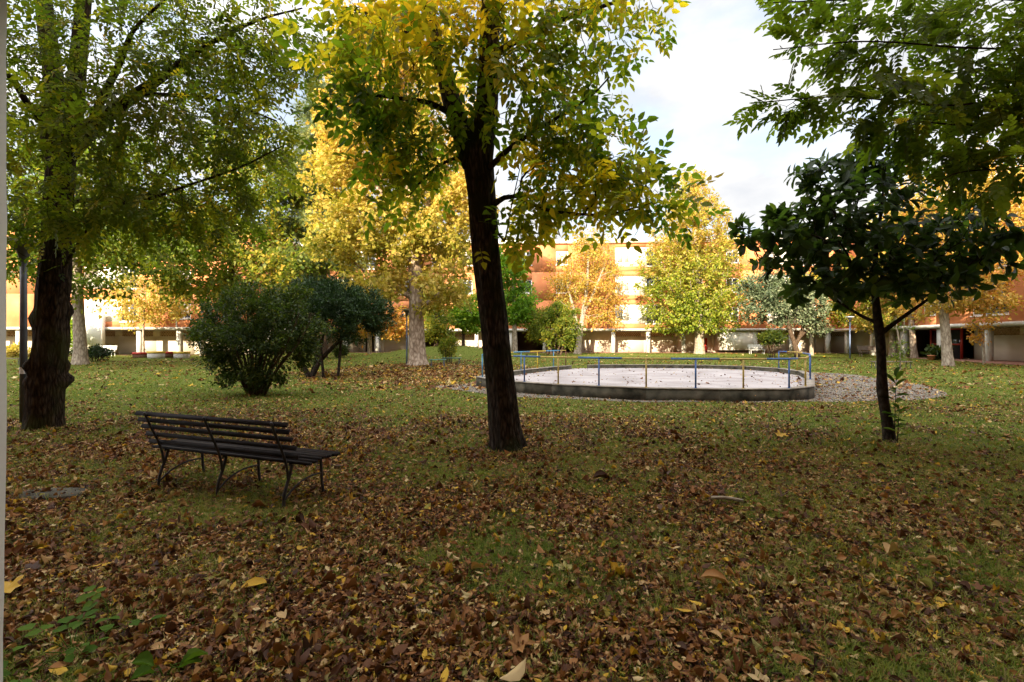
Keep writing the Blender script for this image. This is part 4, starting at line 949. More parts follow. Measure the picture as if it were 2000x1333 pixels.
bg_tree('lime_tree', 'taller soft green feathery tree just beyond the ash trunk', 1006, 46,
        [(1006, 690, 46, 11), (1005, 640, 46, 9), (1003, 570, 46, 6), (1000, 500, 46, 3)],
        [(1005, 590, 46, 46, 42, 2.4, 70), (1000, 540, 46, 40, 40, 2.2, 50), (1020, 610, 46, 30, 24, 1.8, 24), (985, 500, 46, 26, 24, 1.5, 20)],
        'lime_leaf', 'bark_pale', 8000, .24, .36, .2, spread=.22, step=.35, okf=.3)
bg_tree('yellow_tree', 'pale stemmed tree with thin orange yellow leaves close against the long block', 1130, 52.5,
        [(1128, 690, 52.5, 15), (1132, 660, 52.5, 11), (1139, 610, 52.5, 9), (1146, 560, 52.5, 6), (1150, 480, 52.5, 3)],
        [(1145, 540, 52.5, 75, 70, 3.6, 110), (1100, 560, 52.5, 40, 50, 2.4, 34), (1190, 560, 52.5, 38, 60, 2.4, 40), (1150, 470, 52.5, 45, 28, 2, 24), (1180, 620, 52.5, 34, 24, 1.8, 16)],
        'orange_leaf', 'bark_pale', 9500, .20, .30, .25, spread=.3, step=.5, okf=.35, tip=.02, limbs=[[(1131, 668, 52.5, 9), (1124, 620, 52.5, 7), (1112, 570, 52.5, 4)], [(1138, 615, 52.5, 7), (1160, 570, 52.3, 5), (1180, 520, 52, 3)]])
tiers = []
for py in np.arange(345, 640, 14):
    hw = 10 + 112 * min(1, ((py - 335) / 190)) ** .70 * (1 if py < 590 else 1 - .22 * (py - 590) / 45)
    tiers.append((1352 + (py - 335) * .01, py, 52, hw, 9, hw / F * 52 * .8, int(8 + hw * .6)))
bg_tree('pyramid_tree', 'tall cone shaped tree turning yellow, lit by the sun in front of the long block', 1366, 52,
        [(1366, 690, 52, 22), (1366, 660, 52, 18), (1364, 600, 52, 14), (1360, 500, 52, 9), (1356, 400, 52, 4), (1354, 340, 52, 2)], tiers,
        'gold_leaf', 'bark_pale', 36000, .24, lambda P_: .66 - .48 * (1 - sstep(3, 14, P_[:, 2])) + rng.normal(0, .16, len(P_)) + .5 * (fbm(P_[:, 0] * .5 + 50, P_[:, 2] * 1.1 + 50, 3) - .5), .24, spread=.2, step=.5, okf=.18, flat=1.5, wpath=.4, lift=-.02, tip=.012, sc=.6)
bg_tree('holm_oak', 'rounded silvery green evergreen between the court and the cream wall', 1556, 44,
        [(1557, 692, 44, 12), (1552, 670, 44, 10), (1543, 645, 44, 9), (1535, 610, 44, 6), (1532, 560, 44, 3)],
        [(1525, 590, 44, 80, 45, 3.2, 110), (1490, 570, 44, 50, 42, 2.4, 50), (1570, 600, 44, 50, 35, 2.4, 50), (1530, 550, 44, 45, 25, 2, 30), (1590, 640, 44, 28, 12, 1.4, 12)],
        'silver_leaf', 'bark_brown', 15000, .2, .5, .25, spread=.22, step=.4, okf=.25, limbs=[[(1555, 672, 44, 8), (1566, 645, 44, 7), (1575, 605, 44, 4)], [(1556, 665, 44, 6), (1580, 640, 44, 5), (1600, 625, 44, 2)]])
bg_tree('pale_trunk_tree', 'straight pale trunk with yellow green leaves beside the seat with the back', 1585, 47,
        [(1585, 694, 47, 9), (1585, 660, 47, 8), (1586, 610, 47, 6), (1588, 540, 47, 3)],
        [(1600, 560, 47, 50, 40, 2.4, 40), (1640, 600, 47, 40, 30, 2, 30)], 'green_leaf', 'bark_pale', 3500, .24, .6, .2, step=.5)
bg_tree('orange_tree', 'thick pale trunk under orange leaves near the red entrance, set back', 1744, 45,
        [(1744, 700, 45, 18), (1743, 660, 45, 15), (1740, 600, 45, 11), (1738, 520, 45, 6)],
        [(1720, 600, 45, 75, 35, 3, 60), (1740, 520, 45, 90, 60, 4, 70), (1690, 625, 44, 40, 14, 2, 24), (1690, 560, 45, 60, 40, 3, 40)], 'gold_leaf', 'bark_pale', 9000, .24, .55, .25, step=.5, okf=.35)
bg_tree('orange_tree', 'pale sunlit trunk under yellow leaves directly beside the red entrance', 1785, 42,
        [(1786, 700, 42, 17), (1783, 670, 42, 14), (1780, 620, 42, 12), (1778, 540, 42, 8), (1776, 460, 42, 3)],
        [(1790, 605, 42, 50, 25, 2.4, 40), (1790, 520, 42, 90, 70, 4, 90), (1780, 420, 42, 80, 60, 3.5, 50)], 'gold_leaf', 'bark_plane', 9000, .24, .65, .25, step=.5, okf=.35)
bg_tree('orange_tree', 'stout grey trunked tree with a wide orange crown before the pillared wing', 1852, 31,
        [(1852, 716, 31, 26), (1850, 690, 31, 23), (1846, 640, 31, 20), (1842, 600, 31, 20), (1840, 560, 31, 16), (1845, 450, 31, 9), (1850, 350, 31, 3)],
        [(1880, 560, 31, 90, 50, 3.2, 80), (1920, 590, 30, 60, 25, 2, 40), (1860, 470, 31, 130, 80, 4, 110), (1960, 480, 31, 80, 80, 3.5, 70), (1870, 370, 31, 110, 60, 3.5, 80), (1960, 380, 31, 80, 60, 3, 50), (1800, 590, 31, 40, 25, 1.6, 20)],
        'orange_leaf', 'bark_pale', 22000, .17, .42, .25, spread=.22, step=.4, okf=.45, limbs=[[(1843, 610, 31, 12), (1870, 580, 30.5, 9), (1910, 540, 30, 5)]])
bg_tree('pollard_tree', 'little pollarded tree with a knuckled top in front of the grey pillars', 1922, 33,
        [(1922, 706, 33, 6), (1921, 670, 33, 5.5), (1920, 640, 33, 6)], [(1922, 632, 33, 30, 14, .9, 16), (1910, 660, 33, 14, 12, .5, 8)], 'orange_leaf', 'bark_pale', 420, .16, .5, .2, spread=.15, step=.2, okf=.8,
        limbs=[[(1920, 645, 33, 5), (1908, 636, 33, 4), (1898, 628, 33, 2)], [(1920, 645, 33, 5), (1934, 634, 33, 4), (1944, 626, 33, 2)]])
bg_tree('bare_tree', 'thin nearly bare forked sapling beside the dark legged bench', 1758, 27.5,
        [(1758, 722, 27.5, 5), (1758, 690, 27.5, 4.5), (1756, 665, 27.5, 4), (1752, 640, 27.5, 2.5), (1750, 620, 27.5, 1)], [(1756, 690, 27.5, 16, 30, .5, 14), (1758, 640, 27.5, 14, 20, .5, 8)], 'green_leaf', 'bark_pale', 260, .14, .3, .2, spread=.12, step=.2, okf=.3,
        limbs=[[(1757, 670, 27.5, 3), (1764, 650, 27.5, 2.5), (1767, 615, 27.5, 1)]])

# -- shrubs
def shrub(name, label, px, Y, stems, lobes, leaf, bark, n_leaves, size, tint=.5, tmpl=LEAF, wid=.45, spread=.1, step=.2, sd=.2, cat='shrub', rmax=.02, tip=.004, droop=.1, flat=.5):
    zb = float(height(at(px, Y)[0], Y)); T = Tree()
    for k, Lm in enumerate(stems):
        p = pxpts(Lm); p[0] = (p[0][0], p[0][1], zb - .05, p[0][3]); T.limb(p, step=step) if k == 0 else T.limb(p, step=step)
    T.grow(lobe_points(lobes), step, .15, .15, .25); T.radii(tip, 2.4, .03)
    lm = MB(); scatter(T, rmax, n_leaves, spread, lm, tmpl, size, wid, rand_tint(tint, sd, seed=int(px), nz=.3, sc=1.2), droop, .7, flat, .25)
    b = at(px, Y); return tree_thing(name, label, cat, (b[0], b[1], zb), T, lm, bark, leaf, trunk_name='stems', crown_name='foliage')
st = []
for k in range(26):
    a_ = rng.uniform(-1, 1); dY = rng.uniform(-.9, .9)
    st.append([(500 + a_ * 16, 772, 14.8 + dY * .2, 5), (500 + a_ * 40, 725, 14.8 + dY * .4, 4), (503 + a_ * 80, 670, 14.8 + dY * .8, 3), (505 + a_ * 110, 610, 14.8 + dY * 1.2, 1.5)])
shrub('vase_shrub', 'bushy mid green shrub fanning up from a tight base behind the bench', 502, 14.8, st,
      [(505, 640, 14.8, 115, 55, 1.7, 220), (450, 660, 14.8, 65, 45, 1.2, 80), (560, 650, 14.8, 70, 50, 1.3, 90), (520, 590, 14.8, 80, 32, 1.3, 80), (430, 700, 14.6, 35, 35, .6, 26), (500, 725, 14.5, 60, 34, .7, 60), (595, 690, 14.8, 25, 30, .6, 20), (392, 650, 14.8, 14, 24, .4, 8), (420, 600, 14.8, 30, 20, .5, 14), (632, 635, 14.8, 16, 22, .4, 8), (480, 566, 14.8, 30, 14, .5, 10), (570, 570, 14.8, 36, 14, .5, 12), (440, 735, 14.6, 20, 14, .4, 8)],
      'shrub_leaf', 'bark_brown', 28000, .085, .5, tmpl=LEAF, wid=.5, spread=.08, step=.14)
shrub('domed_shrub', 'dark blue green shrub with a domed crown on crooked bare stems', 606, 22, [
      [(606, 737, 22, 12), (592, 712, 22, 9), (586, 690, 22, 7), (575, 640, 22, 5), (565, 590, 22, 3)], [(608, 737, 22, 11), (625, 705, 22, 9), (652, 675, 21.8, 8), (690, 640, 21.5, 6), (715, 600, 21.3, 3)], [(606, 736, 22, 9), (618, 700, 22.3, 7), (630, 660, 22.5, 6), (640, 600, 22.5, 3)], [(632, 697, 21.9, 6), (625, 665, 21.8, 5), (615, 620, 21.6, 3)], [(660, 668, 21.8, 6), (668, 640, 22, 5), (670, 590, 22, 3)]],
      [(645, 595, 22, 115, 45, 2.4, 230), (690, 605, 21.5, 75, 48, 1.8, 130), (735, 620, 21.3, 36, 30, .9, 44), (580, 600, 22, 60, 40, 1.5, 70), (690, 650, 21.5, 55, 22, 1.2, 40), (580, 650, 22, 45, 28, 1.1, 34), (640, 560, 22, 70, 16, 1.6, 46)],
      'pitto_leaf', 'bark_smooth', 30000, .12, .5, tmpl=LEAF, wid=.36, spread=.1, step=.2, flat=.9, droop=-.5)
shrub('yellowing_shrub', 'dense yellow flecked shrub behind the far end of the railing', 1078, 46, [[(1070 + k * 6, 690, 46, 4), (1068 + k * 9, 660, 46, 3), (1060 + k * 14, 620, 46, 2)] for k in range(5)],
      [(1076, 640, 46, 58, 42, 2.6, 120), (1050, 630, 46, 36, 34, 1.8, 40), (1110, 640, 46, 30, 40, 1.6, 40), (1090, 606, 46, 40, 16, 1.6, 24)], 'green_leaf', 'bark_brown', 9500, .2, .45, wid=.55, spread=.18, step=.35, rmax=.05, tip=.008)
shrub('rosy_shrub', 'small upright reddish green shrub behind the green benches', 877, 33, [[(872 + k * 3, 705, 33, 2.5), (870 + k * 4, 685, 33, 2), (866 + k * 6, 668, 33, 1)] for k in range(4)],
      [(876, 682, 33, 16, 22, .6, 50), (885, 665, 33, 12, 10, .5, 14)], 'green_leaf', 'bark_brown', 1700, .12, .55, wid=.5, spread=.1, step=.2)
shrub('low_shrub', 'spreading dark evergreen shrub at the foot of the grey trunk', 180, 37, [[(182 + k * 4, 702, 37, 3), (178 + k * 8, 690, 37, 2), (170 + k * 14, 680, 37, 1)] for k in range(4)],
      [(180, 688, 37, 32, 9, 1.4, 60), (195, 682, 37, 14, 6, .8, 14)], 'pitto_leaf', 'bark_brown', 2600, .16, .5, wid=.35, spread=.12, step=.2)
shrub('sunny_shrub', 'bright yellow green shrub showing between the two big trunks', 128, 45, [[(124 + k * 5, 700, 45, 2), (124 + k * 6, 670, 45, 1.5), (122 + k * 7, 640, 45, 1)] for k in range(3)],
      [(128, 650, 45, 20, 38, 1.2, 50)], 'lime_leaf', 'bark_brown', 2200, .22, .7, wid=.55, spread=.15, step=.3)
shrub('sunny_shrub', 'low pale yellow shrub by the lattice wall beyond the lamp pole', 32, 44, [[(24 + k * 6, 702, 44, 2), (22 + k * 8, 690, 44, 1.5), (20 + k * 9, 680, 44, 1)] for k in range(3)],
      [(32, 688, 44, 26, 14, 1.2, 40)], 'pale_yellow_leaf', 'bark_brown', 1500, .2, .4, wid=.55, spread=.15, step=.3)
shrub('small_shrub', 'small many stemmed shrub by the cream wall, under the silvery evergreen', 1505, 43, [[(1503 + k * 3, 697, 43, 2), (1500 + k * 5, 680, 43, 1.6), (1494 + k * 9, 660, 43, 1)] for k in range(4)],
      [(1506, 658, 43, 26, 12, 1.1, 40)], 'shrub_leaf', 'bark_brown', 1500, .2, .6, wid=.5, spread=.16, step=.25)
shrub('potted_plant', 'broad leaved plant in front of the red framed entrance', 1832, 39, [[(1828 + k * 4, 702, 39, 2), (1826 + k * 5, 690, 39, 1.5), (1822 + k * 8, 678, 39, 1)] for k in range(3)],
      [(1830, 686, 39, 20, 12, .7, 30)], 'shrub_leaf', 'bark_brown', 500, .3, .5, wid=.5, spread=.12, step=.2, cat='plant')
shrub('low_shrub', 'dark low shrub on the lawn under the domed shrub\'s far side', 668, 40, [[(664 + k * 4, 690, 40, 2), (662 + k * 6, 680, 40, 1.5), (660 + k * 8, 672, 40, 1)] for k in range(3)],
      [(667, 684, 40, 16, 10, .8, 30)], 'shrub_leaf', 'bark_brown', 1200, .16, .4, wid=.45, spread=.12, step=.2)

# ------------------------------------------------------------------ street furniture
def iron_frame(par, x, fr, sc=1.0):
    """One side frame of the old bench: rear leg, front leg, seat bar, arched stretcher and back upright."""
    def P(v_, z): return (x, v_, z)
    q = MB(); q.tube(catmull([P(.05, .405), P(.27, .425), P(.50, .41)], .04), .011, 8); f_ = q.build('iron_frame', M['bench_iron'], par, True, True)
    q = MB(); q.tube(catmull([P(-.02, -.02), P(.0, .14), P(.06, .30), P(.09, .40)], .03), .015, 8); q.build('leg', M['bench_iron'], f_, True, True)
    q = MB(); q.tube(catmull([P(.53, -.02), P(.505, .12), P(.495, .28), P(.48, .41)], .03), .015, 8); q.build('leg', M['bench_iron'], f_, True, True)
    q = MB(); q.tube(catmull([P(-.005, .07), P(.12, .16), P(.30, .215), P(.50, .215)], .03), .010, 8); q.build('stretcher', M['bench_iron'], f_, True, True)
    q = MB(); q.tube(catmull([P(.045, .24), P(.025, .38), P(-.02, .52), P(-.10, .70), P(-.165, .86)], .03), .013, 8); q.build('back_upright', M['bench_iron'], f_, True, True)
b0 = np.array([-3.94, 5.41]); rzb = math.atan2(-.355, .935)
bench = thing('park_bench', 'old dark slatted bench with curved iron legs, seen from behind on the leafy ground', 'bench', (b0[0], b0[1], float(height(*b0))), rzb)
for x in (0.0, .91, 1.82): iron_frame(bench, x, None)
q = MB()
for k, (v_, z, a_) in enumerate([(.075, .418, .1), (.142, .427, .06), (.21, .434, .03), (.278, .438, 0), (.346, .438, -.03), (.414, .434, -.06), (.485, .424, -.25)]):
    dx = rng.uniform(-.012, .012); z2 = z + .012
    q.bar((-.20 + dx, v_, z2), (2.07 + dx, v_, z2 + rng.uniform(-.004, .004)), .054, .026, up=(0, math.sin(a_), math.cos(a_)), tint=rng.random())
q.build('seat', M['bench_wood'], bench, False, True)
q = MB()
for k, (v_, z) in enumerate([(-.005, .505), (-.045, .595), (-.085, .685), (-.122, .765), (-.152, .838)]):
    dx = rng.uniform(-.012, .012)
    q.bar((-.19 + dx, v_ + .022, z), (1.98 + dx, v_ + .022, z), .024, .044, up=(0, .40, .92))
q.build('backrest', M['bench_wood'], bench, False, True)

def simple_bench(name, label, px, Y, length, rz, top, leg, back=False, h=.45, dep=.40, group=None, legs_in=.12):
    p = at(px, Y); o = thing(name, label, 'bench', (p[0], p[1], float(height(p[0], Y))), rz, group)
    q = MB(); ns = 5
    for k in range(ns):
        y = -dep / 2 + (k + .5) * dep / ns; q.box(-length / 2, length / 2, y - dep / ns * .42, y + dep / ns * .42, h - .05, h)
    q.build('seat', M[top], o, False, True)
    for sx in (-1, 1):
        x = sx * (length / 2 - legs_in)
        q = MB(); q.tube(catmull([(x, -dep / 2 + .0, -.03), (x, -dep / 2 + .03, h * .75), (x, -dep / 2 + .09, h - .05), (x, dep / 2 - .09, h - .05), (x, dep / 2 - .03, h * .75), (x, dep / 2, -.03)], .06), .022, 8); q.build('leg', M[leg], o, True, True)
    if back:
        q = MB()
        for k in range(4): q.box(-length / 2, length / 2, dep / 2 + .03 + k * .03, dep / 2 + .055 + k * .03, h + .12 + k * .11, h + .21 + k * .11)
        q.build('backrest', M[top], o, False, True)
        for sx in (-1, 1):
            q = MB(); x = sx * (length / 2 - legs_in - .05); q.bar((x, dep / 2 - .02, h - .04), (x, dep / 2 + .155, h + .56), .04, .02, (0, 1, 0)); q.build('back_post', M[leg], o, False, True)
    return o
simple_bench('flat_bench', 'nearer small green backless bench at the edge of the court gravel', 855, 29.0, 1.0, .1, 'green_bench', 'pole_grey')
simple_bench('flat_bench', 'farther small green backless bench in front of the rosy shrub', 882, 31.5, 1.25, -.05, 'green_bench', 'pole_grey')
simple_bench('flat_bench', 'backless bench with dark hooped legs behind the magnolia trunk', 1740, 28.5, 2.1, -.1, 'grey_bench', 'pole_grey', legs_in=.1)
simple_bench('back_bench', 'grey brown bench with a slatted back against the shaded cream wall', 1700, 45, 1.9, -.15, 'grey_bench', 'grey_bench', True)
simple_bench('back_bench', 'white bench beside the foot of the cone shaped tree', 1478, 51, 1.6, 0, 'white_paint', 'white_paint', True)
simple_bench('back_bench', 'pale bench by the white corner panel behind the grey trunked tree', 206, 45.5, 1.7, 0, 'white_paint', 'white_paint', True)
simple_bench('flat_bench', 'dark low backless bench between the pale pillar and the lamp pole', 22, 33, 1.6, .0, 'grey_bench', 'pole_grey')

p = at(391, 44.5); zp = float(height(p[0], p[1]))
q = MB(); q.tube([(p[0], p[1], zp - .05), (p[0], p[1], zp + 1.6)], .045, 10); q.lathe([(.045, 1.58), (.075, 1.6), (.075, 1.68), (0.0, 1.7)], (p[0], p[1], zp), 12)
tag(q.build('white_post', M['white_paint'], None, True), 'slim white post standing on the lawn between the coloured seats and the vase shrub', 'post')
# coloured seats on the lawn at the left
def block_seat(name, label, px, Y, L, h, body, top, rz, group=None):
    p = at(px, Y); o = thing(name, label, 'seat', (p[0], p[1], float(height(p[0], Y))), rz, group)
    q = MB(); q.box(-L / 2, L / 2, -.22, .22, -.05, h); q.build('base', M[body], o, False, True)
    q = MB(); q.box(-L / 2 - .03, L / 2 + .03, -.25, .25, h + .001, h + .17); q.build('seat', M[top], o, False, True)
    return o
block_seat('block_seat', 'long red topped seat with a dark base, first by the pillar of the left block', 277, 42.5, 1.25, .32, 'brown_wall', 'red_paint', .15)
block_seat('block_seat', 'pale concrete seat with a yellow top between the two red seats', 305, 41.5, 1.25, .42, 'concrete', 'yellow_paint', -.05)
block_seat('block_seat', 'short red topped seat between the two yellow topped blocks', 329, 42.5, .95, .36, 'brown_wall', 'red_paint', .1)
block_seat('block_seat', 'concrete seat with a yellow top nearest the bushy vase shrub', 355, 42, 1.15, .42, 'concrete', 'yellow_paint', .0)

p = at(1819, 38.6); zp = float(height(p[0], p[1]))
q = MB(); q.lathe([(0.0, -.02), (.17, -.02), (.24, .36), (.28, .36), (.28, .43), (.23, .43), (.21, .34), (0.0, .34)], (p[0], p[1], zp), 16)
tag(q.build('flower_pot', M['terracotta'], None, True), 'terracotta pot in front of the red framed entrance', 'flower pot')
def lamp_post(label, px, Y, mat, r0=.05, h=3.55, sticker=False):
    p = at(px, Y); zb = float(height(p[0], Y)); o = thing('lamp_post', label, 'lamp post', (p[0], p[1], zb))
    q = MB(); q.tube([(0, 0, -.1), (0, 0, h * .5), (0, 0, h)], [r0, r0 * .95, r0 * .85], 14); q.build('pole', M[mat], o, True, True)
    q = MB(); q.lathe([(r0 * .9, h - .25), (.07, h - .2), (.10, h - .05), (.22, h + .10), (.24, h + .12)], (0, 0, 0), 18); q.build('lamp_head', M['pole_grey'], o, True, True)
    q = MB(); q.lathe([(.24, h + .125), (.36, h + .16), (.36, h + .20), (.0, h + .24)], (0, 0, 0), 20); q.build('lamp_cap', M['white_paint'], o, True, True)
    if sticker:
        q = MB(); q.lathe([(r0 + .003, 1.0), (r0 + .003, 1.13)], (0, 0, 0), 14); q.build('paper_notice', M['white_paint'], o, True, True)
    return o
lamp_post('thick dark grey lamp pole rising beside the burred trunk', 46, 9.75, 'pole_grey', .062, 3.5, True)
lamp_post('thin blue lamp post with a flat cap beside the plane trunk', 794.5, 31.5, 'pole_blue', .05, 3.4)
lamp_post('thin blue lamp post in front of the shaded cream wall', 1660, 42, 'pole_blue', .055, 3.4)

q = MB(); V0 = []
k = 15; an = np.linspace(0, 2 * math.pi, k, endpoint=False); c0 = at(98, 5.2)
for s, z in ((1.0, -.02), (1.0, .022), (.93, .032), (0.0, .035)):
    r_ = np.random.default_rng(3).uniform(.8, 1.1, k)
    V0.append(np.stack([c0[0] + np.cos(an) * .40 * r_ * s, c0[1] + np.sin(an) * .20 * r_ * s, float(height(c0[0], c0[1])) + z + 0 * an], -1))
i = np.arange(3)[:, None] * k; j = np.arange(k)[None, :]; j2 = (j + 1) % k
q.add(np.concatenate(V0), np.stack([i + j, i + j2, i + k + j2, i + k + j], -1).reshape(-1, 4))
tag(q.build('flat_stone', M['stone']), 'flat grey stone slab sunk in the leaves between the pale pillar and the bench', 'stone')
c0 = at(1418, 4.88); h0 = float(height(c0[0], c0[1]))
q = MB(); q.tube(catmull([(c0[0] - .14, c0[1] + .02, h0 + .05), (c0[0] - .04, c0[1], h0 + .058), (c0[0] + .06, c0[1] - .02, h0 + .052), (c0[0] + .15, c0[1] - .05, h0 + .04)], .03), [.012, .024, .026, .026, .024, .02, .018, .016, .008][:len(catmull([(0, 0, 0), (.1, 0, 0), (.2, 0, 0), (.3, 0, 0)], .03))] if False else .018, 7)
tag(q.build('bark_piece', M['stick']), 'pale split piece of bark lying on the leaves out from the ash', 'bark')

# ------------------------------------------------------------------ ground cover: fallen leaves, grass, pebbles
def frustum_points(n_, y0, y1, pw=1.0, margin=3.2):
    """Random ground points, thinning with distance."""
    t = rng.random(n_)
    y = (y0 ** (1 - pw) + t * (y1 ** (1 - pw) - y0 ** (1 - pw))) ** (1 / (1 - pw)) if abs(pw - 1) > 1e-3 else y0 * (y1 / y0) ** t
    x = (rng.random(n_) * 2 - 1) * (1.08 * y + margin)
    return x, y
def ground_z(x, y):
    z = height(x, y)
    ic = inside(COURT, x, y); ig = inside(GRAVEL_S, x, y)
    return np.where(ic, FLOOR_Z, np.where(ig, z + .012, z)), ic, ig
trunks = [(*at(990, 7.5)[:2], .26), (*at(85, 9.2)[:2], .36), (*at(1737, 8)[:2], .12)]
def clear_trunks(x, y):
    k = np.ones(len(x), bool)
    for (a_, b_, r_) in trunks: k &= np.hypot(x - a_, y - b_) > r_
    return k

lit = MB()
def litter(n_, y0, y1, pw, smin, smax, lob=.22, shift=0.0):
    x, y = frustum_points(n_, y0, y1, pw)
    z, ic, ig = ground_z(x, y)
    d = litter_amount(x, y); d = np.where(ic, .015 + .10 * inside(COURT, x, y) * ~inside(inset(COURT, .75), x, y), np.where(ig, .06 + d * .6, d))
    keep = (rng.random(n_) < d) & clear_trunks(x, y)
    x, y, z = x[keep], y[keep], z[keep]; m_ = len(x)
    an = rng.uniform(0, 6.283, m_); tilt = rng.normal(0, .20, m_)
    A = np.stack([np.cos(an), np.sin(an), tilt], -1); N = unit(np.stack([rng.normal(0, .30, m_), rng.normal(0, .30, m_), np.ones(m_)], -1))
    s = rng.uniform(smin, smax, m_) * np.exp(rng.normal(0, .30, m_)); s = np.where(inside(COURT, x, y), s * .6, s)
    tn = rng.beta(1.7, 2.0, m_) * .86; u_ = rng.random(m_)
    tn = np.where(u_ < .09, rng.uniform(.86, 1.0, m_), tn); tn = np.where((u_ > .09) & (u_ < .17), rng.uniform(.74, .85, m_), tn)
    tn = np.clip(tn + shift * (y > 16), 0, 1)
    lift = rng.random(m_) ** 2 * .026 + .004 + np.abs(tilt) * s * .25
    P_ = np.stack([x, y, z + lift], -1); lb = rng.random(m_) < lob
    put(lit, CURLED if y1 < 10 else LEAF, P_[~lb], A[~lb], N[~lb], s[~lb], s[~lb] * rng.uniform(.30, .72, (~lb).sum()), tn[~lb], rng.normal(0, 1.6 if y1 < 10 else 4.0, (~lb).sum()))
    put(lit, LOBED, P_[lb], A[lb], N[lb], s[lb] * 1.3, s[lb] * 1.3 * rng.uniform(.6, 1, lb.sum()), tn[lb], rng.normal(0, 2.2, lb.sum()))
litter(250000, 1.7, 7.5, .55, .017, .05, .04)
litter(5500, 1.7, 8.5, .55, .045, .068, .3)
litter(210000, 7.0, 16, .6, .026, .066, .12)
litter(190000, 16, 38, .6, .06, .12, .5, .06)
litter(8000, 38, 58, .5, .12, .2, .6)
tag(lit.build('fallen_leaves', M['litter']), 'brown and yellow fallen leaves strewn over the ground', 'fallen leaves', kind='stuff')

gr = MB(); r_ = np.random.default_rng(8)
TV, TF = [], []
for k in range(7):
    a_ = r_.uniform(0, 6.28); ln = r_.uniform(.2, .75); w_ = .035; p = np.array([r_.normal(0, .16), r_.normal(0, .16), 0]); d = np.array([math.cos(a_), math.sin(a_), 0]); s_ = np.array([-d[1], d[0], 0]) * w_
    o = len(TV); TV.extend([p - s_, p + s_, p + d * ln * .45 + s_ * .7 + [0, 0, ln * .75], p + d * ln * .45 - s_ * .7 + [0, 0, ln * .75], p + d * ln + [0, 0, 1.0 * ln]]); TF.append([o, o + 1, o + 2, o + 3]); TF.append([o + 3, o + 2, o + 4, o + 4])
TV = np.array(TV); TUFT = (np.array(TV)[:, :], np.array([f for f in TF if len(set(f)) == 4])); TUFT3 = (TV, np.array([f[:3] for f in TF if len(set(f)) == 3]))
def grass(n_, y0, y1, pw, hmin, hmax):
    x, y = frustum_points(n_, y0, y1, pw); z, ic, ig = ground_z(x, y)
    la = litter_amount(x, y)
    keep = (~ic) & (~(ig & (rng.random(n_) > .09))) & (rng.random(n_) < .20 + .75 * (1 - la)) & clear_trunks(x, y) & (fbm(x * 1.7, y * 1.7, 12) > .24 + .06 * la)
    x, y, z, la = x[keep], y[keep], z[keep], la[keep]; m_ = len(x)
    an = rng.uniform(0, 6.283, m_); A = np.stack([np.cos(an), np.sin(an), 0 * an], -1); N = unit(np.stack([rng.normal(0, .25, m_), rng.normal(0, .25, m_), np.ones(m_)], -1))
    h = rng.uniform(hmin, hmax, m_); tn = np.clip(.46 + rng.normal(0, .2, m_) + .5 * (fbm(x * .6, y * .6, 5) - .5), 0, 1)
    tn = np.clip(tn + .22 * (1 - sstep(5, 12, y)) - .08 * sstep(11, 18, y), 0, .95); tn = np.where(rng.random(m_) < .05, 1.0, tn)
    P_ = np.stack([x, y, z - .004], -1)
    # the two halves of each blade go in together so that a tuft stays whole
    V0 = TUFT[0]; k = len(V0); A = unit(A); B = unit(np.cross(N, A)); N = np.cross(A, B)
    V = P_[:, None, :] + A[:, None, :] * (h[:, None] * V0[:, 0])[..., None] + B[:, None, :] * (h[:, None] * V0[:, 1])[..., None] + N[:, None, :] * (h[:, None] * V0[:, 2])[..., None]
    off = (np.arange(m_) * k)[:, None, None]
    n0 = gr.n; gr.add(V.reshape(-1, 3), (TUFT[1][None] + off).reshape(-1, 4), np.repeat(tn, k)); gr.Fs.append((TUFT3[1][None] + off).reshape(-1, 3) + n0)
grass(150000, 1.7, 7.5, .5, .035, .09)
grass(72000, 7.0, 18, .5, .06, .12)
grass(45000, 17, 57, .5, .09, .17)
tag(gr.build('grass', M['grass']), 'short green grass growing between the fallen leaves', 'grass', kind='stuff')

pb = MB(); x, y = rng.uniform(-4, 17, 44000), rng.uniform(12.2, 28.5, 44000)
k_ = inside(GRAVEL_S, x, y) & ~inside(inset(COURT, -.02), x, y); x, y = x[k_], y[k_]; m_ = len(x)
OCT = (np.array([[.5, 0, 0], [0, .5, 0], [-.5, 0, 0], [0, -.5, 0], [0, 0, .35], [0, 0, -.35]]), np.array([[0, 1, 4], [1, 2, 4], [2, 3, 4], [3, 0, 4], [1, 0, 5], [2, 1, 5], [3, 2, 5], [0, 3, 5]]))
an = rng.uniform(0, 6.28, m_); s = rng.uniform(.025, .06, m_)
put(pb, OCT, np.stack([x, y, height(x, y) + .02], -1), np.stack([np.cos(an), np.sin(an), rng.normal(0, .3, m_)], -1), np.tile([0, 0, 1.0], (m_, 1)), s, s * rng.uniform(.6, 1, m_), rng.beta(2, 2, m_))
tag(pb.build('gravel', M['pebble']), 'loose grey pebbles of the border around the court', 'gravel', kind='stuff')

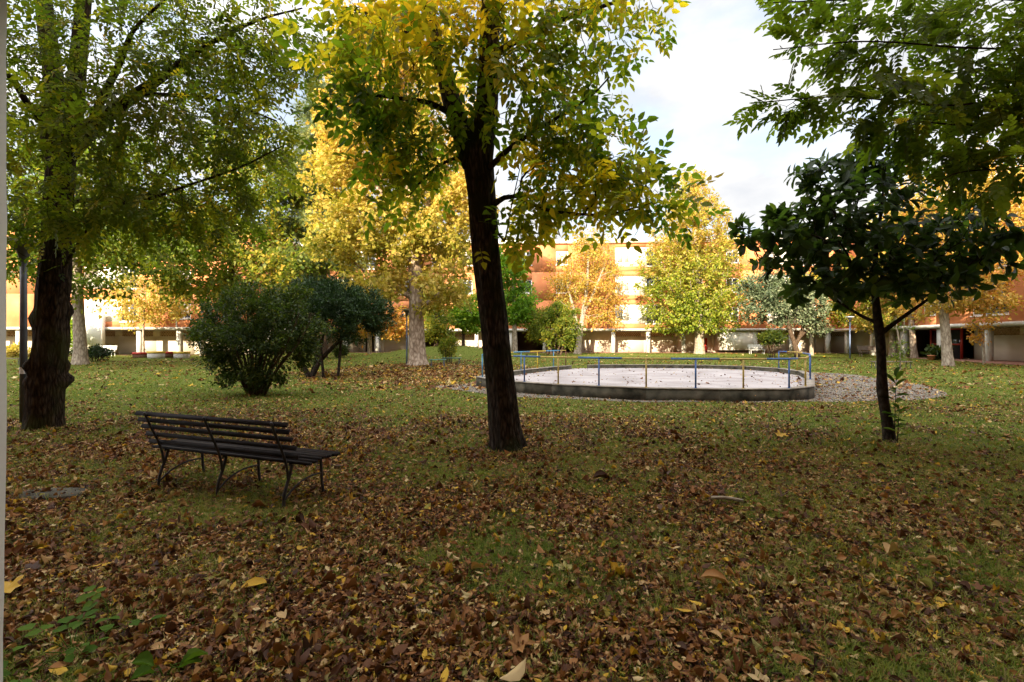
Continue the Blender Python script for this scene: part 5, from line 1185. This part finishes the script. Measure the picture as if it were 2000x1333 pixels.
# a few leaves big enough to be picked out one by one
def big_leaf(label, px, py, size, tint, tmpl, rz, wid, curl, lift=.02):
    Y = EYE * F / (py - HY); p = at(px, Y); z = float(height(p[0], Y))
    m = MB(); put(m, tmpl, np.array([[0, 0, 0.0]]), np.array([[math.cos(rz), math.sin(rz), .12]]), np.array([[.15, -.25, 1.0]]), size, size * wid, tint, curl)
    o = m.build('fallen_leaf', M['litter']); o.location = (p[0], Y, z + lift + .012)
    return tag(o, label, 'leaf', 'large single leaves on the ground')
big_leaf('large tan lobed leaf lying alone at the bottom edge, nearest the viewer', 1003, 1292, .155, .68, LOBED, 1.0, .8, 2.2, .03)
big_leaf('curled pinkish brown leaf, largest in the leafy foreground past the tan lobed one', 1368, 1152, .18, .72, LONG, -.2, .45, 3.5, .05)
big_leaf('dark brown curled leaf nearest the ash on its court side', 1158, 938, .24, .10, LONG, .3, .45, 4, .05)
big_leaf('small dark crumpled leaf beyond the pale piece of bark', 1304, 940, .18, .06, LONG, 1.4, .6, 4, .06)
big_leaf('dark upright leaf standing on edge before the pale piece of bark', 1290, 1005, .17, .20, LONG, 1.5, .45, 2, .05)
big_leaf('brown pointed leaf near the lawn edge in front of the magnolia', 1525, 985, .22, .14, LONG, .9, .45, 4, .05)
big_leaf('bright yellow leaf on the ground straight behind the big ash\'s right', 1518, 856, .22, .98, LOBED, .4, .9, 1, .04)
big_leaf('yellow green lobed leaf by the foot of the pale pillar', 20, 1162, .20, .95, LOBED, 2.6, .9, 1, .04)
big_leaf('long yellow leaf behind the weeds and in front of the bench', 470, 1162, .16, .96, LONG, .5, .5, 2, .03)

def weed(label, px, py, n_, size, tmpl, spread):
    Y = EYE * F / (py - HY); p = at(px, Y); z = float(height(p[0], Y))
    o = thing('weed', label, 'weed', (p[0], Y, z)); lm = MB(); sm = MB()
    for k in range(n_):
        a_ = rng.uniform(0, 6.28); d = np.array([math.cos(a_), math.sin(a_), 0]); L = spread * rng.uniform(.4, 1)
        tip = d * L + np.array([0, 0, rng.uniform(.04, .09)])
        sm.tube([np.zeros(3), tip * .5 + [0, 0, .03], tip], [.003, .0025, .0015], 4)
        put(lm, tmpl, tip[None], (d + [0, 0, .15])[None], np.array([[rng.normal(0, .25), rng.normal(0, .25), 1.0]]), size * rng.uniform(.75, 1.2), None, rng.uniform(.2, .8), 1.0)
    lm.build('leaves', M['weed_leaf'], o, False, True); sm.build('stems', M['weed_leaf'], o, True, True)
BRAM = compound(1, .2, .85, .62)
weed('trailing green weed with three part leaves, farthest from the corner', 215, 1190, 4, .12, BRAM, .2)
weed('low green weed with toothed leaves spreading in the middle of the corner patch', 140, 1262, 6, .13, BRAM, .25)
weed('small green weed at the very corner of the foreground', 60, 1310, 4, .12, BRAM, .18)
weed('small tuft of broad green leaves at the bottom edge below the bench', 322, 1325, 5, .10, (CURLED[0] * np.array([1, .62, 1.5]), CURLED[1]), .09)
